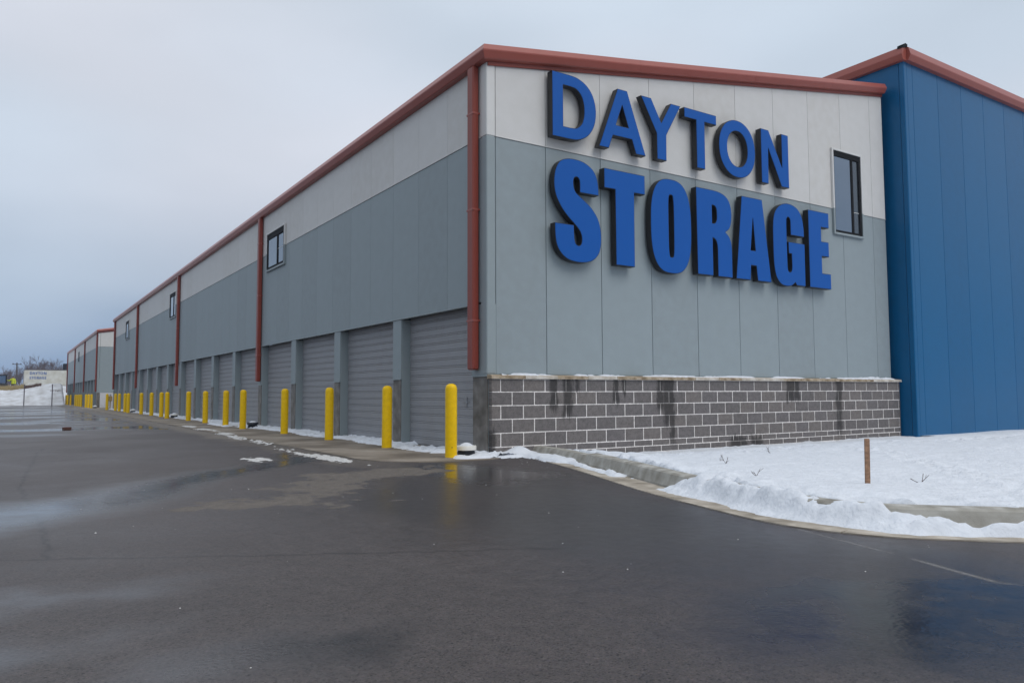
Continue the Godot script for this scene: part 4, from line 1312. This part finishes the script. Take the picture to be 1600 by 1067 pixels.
# ---------------------------------------------------------------- small things
func small_things():
	# survey stake
	var st := newst()
	prism(st, PackedVector2Array([Vector2(-0.0185, -0.06), Vector2(0.0185, -0.06), Vector2(0.0185, 0.385), Vector2(0.012, 0.392), Vector2(-0.0185, 0.39)]), Vector3(0, 0, -0.011), Vector3.RIGHT, Vector3.UP, Vector3(0, 0, 0.022))
	var s := put(st, "wooden_stake", M.wood)
	s.position = Vector3(0.075, snow_y(0.075, 5.94) - 0.02, 5.94)
	s.rotation = Vector3(0.01, -0.6, -0.012)
	tag(s, "short brown wooden survey stake standing in the snow", "stake")
	# dry stalks in the snow
	for q in [[0.35, 4.2, "thin dry stalks in the snow near the kerb, left of the stake"], [0.62, 3.9, "thin dry stalks in the snow farther from kerb, left of stake"], [-0.15, 5.0, "thin dry stalks in the snow nearest the kerb"], [0.5, 6.15, "thin dry stalks in the snow just right of the stake"], [2.2, 3.3, "thin dry stalk in the snow midway to the block wall"]]:
		st = newst()
		var y := snow_y(q[0], q[1])
		for k in 3:
			var d := Vector3(rng.randf_range(-0.06, 0.06), rng.randf_range(0.03, 0.09), rng.randf_range(-0.06, 0.06))
			var a := Vector3(rng.randf_range(-0.02, 0.02), -0.01, rng.randf_range(-0.02, 0.02))
			tube(st, a, a + d, 0.003, 0.0015, 4)
			tube(st, a + d * 0.6, a + d * 0.9 + Vector3(rng.randf_range(-0.03, 0.03), 0.01, rng.randf_range(-0.03, 0.03)), 0.002, 0.001, 4)
		var o := put(st, "dry_stalk", M.bark)
		o.position = Vector3(q[0], y, q[1])
		tag(o, q[2], "plant", "dry stalks in the snow")
	# brick on the lot
	var bz := -14.2
	var b := thing("brick", "small dark red brick lying on the wet asphalt far left", "brick", Vector3(-4.62, lot_y(-4.62, bz) + 0.002, bz))
	b.rotation.y = 0.35
	st = newst()
	bbox(st, Vector3(-0.10, 0, -0.05), Vector3(0.10, 0.075, 0.05), 0.006)
	put(st, "brick_body", M.brick, b)
	# grit and ice crumbs scattered on the lot
	var crumb := newst()
	lathe(crumb, [Vector2(0.0, -0.3), Vector2(0.8, 0.0), Vector2(0.9, 0.35), Vector2(0.5, 0.8), Vector2(0.0, 0.95)], 6, Vector3.ZERO)
	var mm := MultiMesh.new()
	mm.transform_format = MultiMesh.TRANSFORM_3D
	mm.mesh = crumb.commit()
	mm.mesh.surface_set_material(0, M.slush)
	var where := []
	for k in 95:
		var x := rng.randf_range(-5.5, -0.4)
		var z := rng.randf_range(0.6, 7.5)
		if kerb_side(x, z) > -0.02: continue
		if rng.randf() < 0.45:
			x = lerpf(-0.9, 0.1, rng.randf()); z = rng.randf_range(0.75, 2.6)
			if kerb_side(x, z) > -0.02: continue
		var sz := rng.randf_range(0.002, 0.0045) * (1.9 if rng.randf() < 0.08 else 1.0)
		where.append(Transform3D(Basis(Vector3.UP, rng.randf() * TAU).scaled(Vector3(sz * rng.randf_range(0.8, 1.8), sz, sz)), Vector3(x, lot_y(x, z), z)))
	mm.instance_count = where.size()
	for i in where.size(): mm.set_instance_transform(i, where[i])
	var mi := MultiMeshInstance3D.new()
	mi.name = "ice_crumbs"
	mi.multimesh = mm
	add_child(mi)
	tag(mi, "tiny crumbs of ice and grit scattered on the asphalt", "ice", "", "stuff")
	# utility meter at the far building's front
	var g := thing("utility_meter", "small brown utility meter on the far building's pale base", "meter", Vector3(0.62, 0.05, -57.95))
	st = newst(); bbox(st, Vector3(-0.13, 0.35, -0.2), Vector3(0.13, 0.75, 0.05), 0.03); put(st, "meter_body", M.meter, g)
	st = newst(); tube(st, Vector3(0.0, -0.2, -0.08), Vector3(0.0, 0.36, -0.08), 0.04, 0.04, 8); put(st, "pipe", M.meter, g)
	st = newst(); tube(st, Vector3(0.0, 0.75, -0.08), Vector3(0.0, 0.9, -0.08), 0.06, 0.06, 8); put(st, "dial", M.steel, g)

# ---------------------------------------------------------------- far behind the lot
func background():
	# fence posts before the bank
	for q in [[-4.88, -78.4, "dark fence post standing before the snow bank, left of two"], [-2.62, -76.4, "dark fence post standing before the snow bank, right of two"]]:
		var y := fall(q[1])
		var o := thing("fence_post", q[2], "fence post", Vector3(q[0], y, q[1]), "fence posts at the end of the lot")
		var st := newst()
		lathe(st, [Vector2(0.045, -0.3), Vector2(0.045, 2.02), Vector2(0.0, 2.02)], 10, Vector3.ZERO)
		put(st, "post", M.post, o)
		st = newst()
		lathe(st, [Vector2(0.055, 2.0), Vector2(0.055, 2.05), Vector2(0.03, 2.09), Vector2(0.0, 2.1)], 10, Vector3.ZERO)
		put(st, "cap", M.post, o)
	trailer()
	loader_and_person()
	# dry grass and brush on top of the bank
	tuft_patch("dry_grass", "tall pale dry grass growing along the top of the snow bank", M.dry_grass, Rect2(-9.5, -91.5, 4.7, 3.2), 900, 0.55)
	tuft_patch("brush", "low dark brown brush poking through the snow bank before the trailer", M.brush, Rect2(-4.7, -90.0, 1.5, 2.2), 260, 0.42)
	tuft_patch("brush", "thin strip of dark weeds across the right of the snow bank", M.brush, Rect2(-2.5, -85.8, 1.1, 0.5), 60, 0.22)
	# utility pole
	var yp := land_y(-5.2, -160.0)
	var p := thing("utility_pole", "wooden utility pole with crossarm rising behind the bare trees", "utility pole", Vector3(-5.25, yp, -160.0))
	var st := newst(); tube(st, Vector3(0, -0.5, 0), Vector3(0, 6.9 - yp, 0), 0.16, 0.11, 8); put(st, "pole_shaft", M.pole, p)
	st = newst(); bbox(st, Vector3(-0.75, 6.55 - yp, -0.06), Vector3(0.75, 6.68 - yp, 0.06), 0.01); put(st, "crossarm", M.pole, p)
	for x in [-0.6, 0.6]:
		st = newst(); lathe(st, [Vector2(0.05, 6.68 - yp), Vector2(0.07, 6.75 - yp), Vector2(0.03, 6.85 - yp), Vector2(0.0, 6.86 - yp)], 8, Vector3(x, 0, 0)); put(st, "insulator", M.pole, p)
	trees()

func trailer():
	var t := thing("semi_trailer", "white box trailer with blue lettering parked behind the snow bank", "trailer", Vector3(-4.25, 2.45, -140.3))
	var len := 13.6
	box_part("box_body", Vector3(0, 0.0, -2.5), Vector3(len, 2.58, 0.0), M.trailer, t, 0.03)
	box_part("roof_rail", Vector3(-0.04, 2.58, -2.54), Vector3(len + 0.04, 2.70, 0.04), M.trailer_dark, t, 0.02)
	box_part("floor_rail", Vector3(-0.02, -0.12, -2.52), Vector3(len + 0.02, 0.0, 0.03), M.trailer_dark, t, 0.02)
	box_part("rear_door", Vector3(-0.06, 0.05, -2.4), Vector3(-0.005, 2.5, -0.1), M.trailer, t, 0.02)
	for k in 2:
		for z in [-2.2, -0.3]:
			var st := newst()
			tube(st, Vector3(1.6 + 1.3 * k, -0.55, z - 0.14), Vector3(1.6 + 1.3 * k, -0.55, z + 0.14), 0.5, 0.5, 18)
			var w := put(st, "wheel", M.rubber, t)
			st = newst()
			tube(st, Vector3(1.6 + 1.3 * k, -0.55, z - 0.15), Vector3(1.6 + 1.3 * k, -0.55, z + 0.15), 0.26, 0.26, 14)
			put(st, "rim", M.steel, w)
	box_part("landing_leg", Vector3(10.8, -1.0, -0.6), Vector3(10.95, -0.1, -0.4), M.trailer_dark, t)
	box_part("roof_unit", Vector3(5.55, 2.70, -1.8), Vector3(6.9, 3.75, -0.4), M.black_frame, t, 0.05)
	var f := SystemFont.new()
	f.font_names = PackedStringArray(["Droid Sans"])
	f.font_weight = 700
	for q in [["DAYTON", 2.05, 0.44], ["STORAGE", 1.28, 0.40]]:
		var tm := TextMesh.new()
		tm.text = q[0]
		tm.font = f
		tm.font_size = 32
		tm.pixel_size = q[2] / 23.0
		tm.depth = 0.02
		tm.curve_step = 1.0
		var o := MeshInstance3D.new()
		o.name = "lettering"
		o.mesh = tm
		o.set_surface_override_material(0, M.trailer_blue)
		o.position = Vector3(1.95, q[1], 0.012)
		t.add_child(o, true)

func loader_and_person():
	var gy := land_y(-7.2, -95.0)
	var l := thing("loader", "dark compact loader with a glazed cab at the photo's left edge", "loader", Vector3(-7.35, 1.25, -95.0))
	box_part("body", Vector3(-1.0, 0.35, -0.75), Vector3(1.05, 0.95, 0.75), M.black_plastic, l, 0.06)
	for x in [-0.42, 0.88]:
		for z in [-0.62, 0.62]:
			box_part("cab_post", Vector3(x - 0.06, 0.95, z - 0.05), Vector3(x + 0.06, 1.85, z + 0.05), M.black_frame, l, 0.01)
	box_part("cab_roof", Vector3(-0.55, 1.85, -0.74), Vector3(1.02, 1.95, 0.74), M.black_frame, l, 0.03)
	box_part("pane", Vector3(-0.36, 1.0, 0.60), Vector3(0.82, 1.84, 0.62), M.glass, l, 0.003)
	box_part("seat", Vector3(0.1, 0.95, -0.25), Vector3(0.5, 1.5, 0.25), M.black_plastic, l, 0.05)
	for x in [-0.6, 0.65]:
		for z in [-0.85, 0.85]:
			var st := newst()
			tube(st, Vector3(x, 0.36, z - 0.12), Vector3(x, 0.36, z + 0.12), 0.38, 0.38, 18)
			var w := put(st, "wheel", M.rubber, l)
			st = newst()
			tube(st, Vector3(x, 0.36, z - 0.13), Vector3(x, 0.36, z + 0.13), 0.2, 0.2, 14)
			put(st, "rim", M.steel, w)
	var st := newst()
	prism(st, PackedVector2Array([Vector2(-1.9, 0.05), Vector2(-1.1, 0.05), Vector2(-1.1, 0.55), Vector2(-1.3, 0.6), Vector2(-1.5, 0.15)]), Vector3(0, 0, -0.9), Vector3.RIGHT, Vector3.UP, Vector3(0, 0, 1.8))
	put(st, "bucket", M.steel, l)
	person(Vector3(-5.83, 1.32, -95.3))

# a standing figure meshed from joined, tapered limbs
func person(at: Vector3):
	var o := thing("person", "person in a hi-vis yellow jacket standing on the bank beside the loader", "person", at)
	var bones := [
		[Vector3(0, 0.95, 0), 0.15, Vector3(0, 1.20, 0), 0.155], [Vector3(0, 1.20, 0), 0.155, Vector3(0, 1.36, 0), 0.15], [Vector3(-0.13, 1.40, 0), 0.085, Vector3(0.13, 1.40, 0), 0.085],
		[Vector3(0, 1.42, 0), 0.06, Vector3(0, 1.52, 0.01), 0.055], [Vector3(0, 1.58, 0.01), 0.085, Vector3(0, 1.64, 0.0), 0.092], [Vector3(0, 1.57, 0.09), 0.02, Vector3(0, 1.55, 0.1), 0.02],
		[Vector3(-0.19, 1.39, 0), 0.065, Vector3(-0.36, 1.22, 0.05), 0.052], [Vector3(-0.36, 1.22, 0.05), 0.052, Vector3(-0.58, 1.30, 0.12), 0.042], [Vector3(-0.58, 1.30, 0.12), 0.04, Vector3(-0.68, 1.33, 0.14), 0.03],
		[Vector3(0.19, 1.39, 0), 0.065, Vector3(0.27, 1.12, 0.02), 0.052], [Vector3(0.27, 1.12, 0.02), 0.052, Vector3(0.25, 0.88, 0.1), 0.042], [Vector3(0.25, 0.88, 0.1), 0.04, Vector3(0.245, 0.79, 0.12), 0.03],
		[Vector3(-0.09, 0.93, 0), 0.095, Vector3(-0.11, 0.5, 0.02), 0.07], [Vector3(-0.11, 0.5, 0.02), 0.068, Vector3(-0.12, 0.08, 0), 0.048], [Vector3(-0.12, 0.05, -0.02), 0.05, Vector3(-0.13, 0.045, 0.15), 0.042],
		[Vector3(0.09, 0.93, 0), 0.095, Vector3(0.11, 0.5, 0.02), 0.07], [Vector3(0.11, 0.5, 0.02), 0.068, Vector3(0.12, 0.08, 0), 0.048], [Vector3(0.12, 0.05, -0.02), 0.05, Vector3(0.13, 0.045, 0.15), 0.042],
	]
	var cell := 0.03
	var lo := Vector3(-0.78, -0.06, -0.24)
	var n := Vector3i(40, 62, 17)
	var val := PackedFloat32Array(); val.resize(n.x * n.y * n.z)
	for k in n.z:
		for j in n.y:
			for i in n.x:
				var p := lo + Vector3(i, j, k) * cell
				var acc := 0.0
				for q in bones:
					var a: Vector3 = q[0]
					var e: Vector3 = q[2] - a
					var t := clampf((p - a).dot(e) / e.length_squared(), 0.0, 1.0)
					var d: float = p.distance_to(a + e * t) - lerpf(q[1], q[3], t)
					if d < 0.25: acc += exp(-d * 42.0)
				val[(k * n.y + j) * n.x + i] = -log(acc + 1e-9) / 42.0
	var verts := {}
	var pos := PackedVector3Array()
	for k in n.z - 1:
		for j in n.y - 1:
			for i in n.x - 1:
				var sum := Vector3.ZERO
				var c := 0
				for e in [[0, 0, 0, 1, 0, 0], [0, 1, 0, 1, 1, 0], [0, 0, 1, 1, 0, 1], [0, 1, 1, 1, 1, 1], [0, 0, 0, 0, 1, 0], [1, 0, 0, 1, 1, 0], [0, 0, 1, 0, 1, 1], [1, 0, 1, 1, 1, 1], [0, 0, 0, 0, 0, 1], [1, 0, 0, 1, 0, 1], [0, 1, 0, 0, 1, 1], [1, 1, 0, 1, 1, 1]]:
					var a := val[((k + e[2]) * n.y + j + e[1]) * n.x + i + e[0]]
					var b := val[((k + e[5]) * n.y + j + e[4]) * n.x + i + e[3]]
					if (a < 0.0) != (b < 0.0):
						sum += Vector3(i + e[0], j + e[1], k + e[2]).lerp(Vector3(i + e[3], j + e[4], k + e[5]), a / (a - b)); c += 1
				if c:
					verts[Vector3i(i, j, k)] = pos.size()
					pos.append(lo + sum / c * cell)
	var st := newst()
	st.set_smooth_group(0)
	for p in pos:
		var c := Color(0.55, 0.62, 0.03)
		if p.y < 0.86: c = Color(0.02, 0.022, 0.03)
		elif p.y > 1.49: c = Color(0.35, 0.2, 0.14)
		if p.y > 1.62: c = Color(0.03, 0.025, 0.02)
		if p.x < -0.6 or (p.x > 0.2 and p.y < 0.85 and p.z > 0.06): c = Color(0.03, 0.03, 0.03)
		st.set_color(c)
		st.add_vertex(p)
	for k in range(1, n.z - 1):
		for j in range(1, n.y - 1):
			for i in range(1, n.x - 1):
				var a := val[(k * n.y + j) * n.x + i]
				for ax in 3:
					var q := Vector3i(i, j, k)
					q[ax] += 1
					var b := val[(q.z * n.y + q.y) * n.x + q.x]
					if (a < 0.0) == (b < 0.0): continue
					var u := Vector3i.ZERO; u[(ax + 1) % 3] = 1
					var w := Vector3i.ZERO; w[(ax + 2) % 3] = 1
					var c := Vector3i(i, j, k)
					var f := [c - u - w, c - w, c, c - u]
					if f.any(func(g): return not verts.has(g)): continue
					var g4 := [verts[f[0]], verts[f[1]], verts[f[2]], verts[f[3]]]
					var order := [0, 2, 1, 0, 3, 2] if a < 0.0 else [0, 1, 2, 0, 2, 3]
					for t in order: st.add_index(g4[t])
	st.generate_normals()
	var m := StandardMaterial3D.new()
	m.resource_name = "clothes"
	m.vertex_color_use_as_albedo = true
	m.roughness = 0.8
	put(st, "body", m, o)

func tuft_patch(called: String, label: String, m: Material, area: Rect2, count: int, tall: float):
	var st := newst()
	for k in 7:
		var a := Vector3(rng.randf_range(-0.05, 0.05), -0.05, rng.randf_range(-0.05, 0.05))
		var b := a + Vector3(rng.randf_range(-0.2, 0.2), rng.randf_range(0.6, 1.0), rng.randf_range(-0.2, 0.2))
		var s := Vector3(rng.randf_range(-1, 1), 0, rng.randf_range(-1, 1)).normalized() * 0.025
		tri(st, a - s, a + s, b, Vector3.BACK)
	var mesh := st.commit()
	mesh.surface_set_material(0, m)
	var mm := MultiMesh.new()
	mm.transform_format = MultiMesh.TRANSFORM_3D
	mm.mesh = mesh
	mm.instance_count = count
	for i in count:
		var x := rng.randf_range(area.position.x, area.end.x)
		var z := rng.randf_range(area.position.y, area.end.y)
		var s := tall * rng.randf_range(0.5, 1.15)
		mm.set_instance_transform(i, Transform3D(Basis(Vector3.UP, rng.randf() * TAU).scaled(Vector3(s, s, s)), Vector3(x, land_y(x, z), z)))
	var o := MultiMeshInstance3D.new()
	o.name = numbered(called)
	o.multimesh = mm
	add_child(o)
	tag(o, label, "grass" if called == "dry_grass" else "brush", "", "stuff")

func grow(st: SurfaceTool, a: Vector3, d: Vector3, length: float, r: float, depth: int):
	var b := a + d * length
	tube(st, a, b, r, r * 0.68, 4 if depth > 2 else 3)
	if depth == 0: return
	var n := 3 if depth > 1 else 4
	for k in n:
		var nd := (d + Vector3(rng.randf_range(-0.75, 0.75), rng.randf_range(-0.1, 0.5), rng.randf_range(-0.75, 0.75))).normalized()
		grow(st, a.lerp(b, rng.randf_range(0.45, 1.0)), nd, length * rng.randf_range(0.55, 0.8), r * 0.6, depth - 1)

func trees():
	var crowns := []
	var trunks := []
	for k in 4:
		var st := newst()
		var tr := newst()
		tube(tr, Vector3(0, -0.5, 0), Vector3(0.05, 2.2, 0), 0.14, 0.10, 6)
		for j in 4:
			grow(st, Vector3(0.02, 0.9 + 0.4 * j, 0), Vector3(rng.randf_range(-0.5, 0.5), 1.0, rng.randf_range(-0.5, 0.5)).normalized(), rng.randf_range(1.3, 1.8), 0.07, 4)
		crowns.append(st.commit()); trunks.append(tr.commit())
	var spec := [[-2.6, -205.0, 1.25, "bare brown tree above the left end of the trailer roof"], [-1.2, -207.0, 1.32, "bare tree above the lettered part of the trailer"], [0.3, -206.0, 1.30, "bare spreading tree above the trailer's middle"], [1.7, -208.0, 1.34, "tall bare tree above the trailer right of the lettering"], [3.0, -205.0, 1.22, "bare tree above the trailer, last before the dark roof unit"], [-7.6, -206.0, 0.98, "low bare tree behind the loader"], [-5.9, -207.0, 0.92, "low bare tree behind the person in yellow"]]
	for i in spec.size():
		var q: Array = spec[i]
		var t := thing("bare_tree", q[3], "tree", Vector3(q[0], land_y(q[0], q[1]), q[1]), "bare trees on the horizon")
		share(trunks[i % 4], "trunk", M.bark, t, Vector3.ZERO)
		share(crowns[i % 4], "crown", M.bark_far, t, Vector3.ZERO)
		t.scale = Vector3.ONE * q[2]
		t.rotation.y = rng.randf() * TAU
	# the wood behind them reads as one mass
	for k in 2:
		var mm := MultiMesh.new()
		mm.transform_format = MultiMesh.TRANSFORM_3D
		mm.mesh = crowns[k]
		mm.mesh = mm.mesh.duplicate()
		mm.mesh.surface_set_material(0, M.bark_far)
		mm.instance_count = 70
		for i in 70:
			var x := rng.randf_range(-70.0, 40.0)
			if i % 3 == 0: x = rng.randf_range(-16.0, 14.0)
			var z := rng.randf_range(-300.0, -225.0)
			var s := rng.randf_range(0.85, 1.15) * (1.15 if x > -6.0 else 0.95)
			mm.set_instance_transform(i, Transform3D(Basis(Vector3.UP, rng.randf() * TAU).scaled(Vector3(s, s, s)), Vector3(x, land_y(x, z) - 0.5, z)))
		var o := MultiMeshInstance3D.new()
		o.name = numbered("bare_woodland")
		o.multimesh = mm
		add_child(o)
		tag(o, "leafless brown wood along the far horizon" if k == 0 else "second, thinner stand of the leafless wood on the horizon", "wood", "", "stuff")
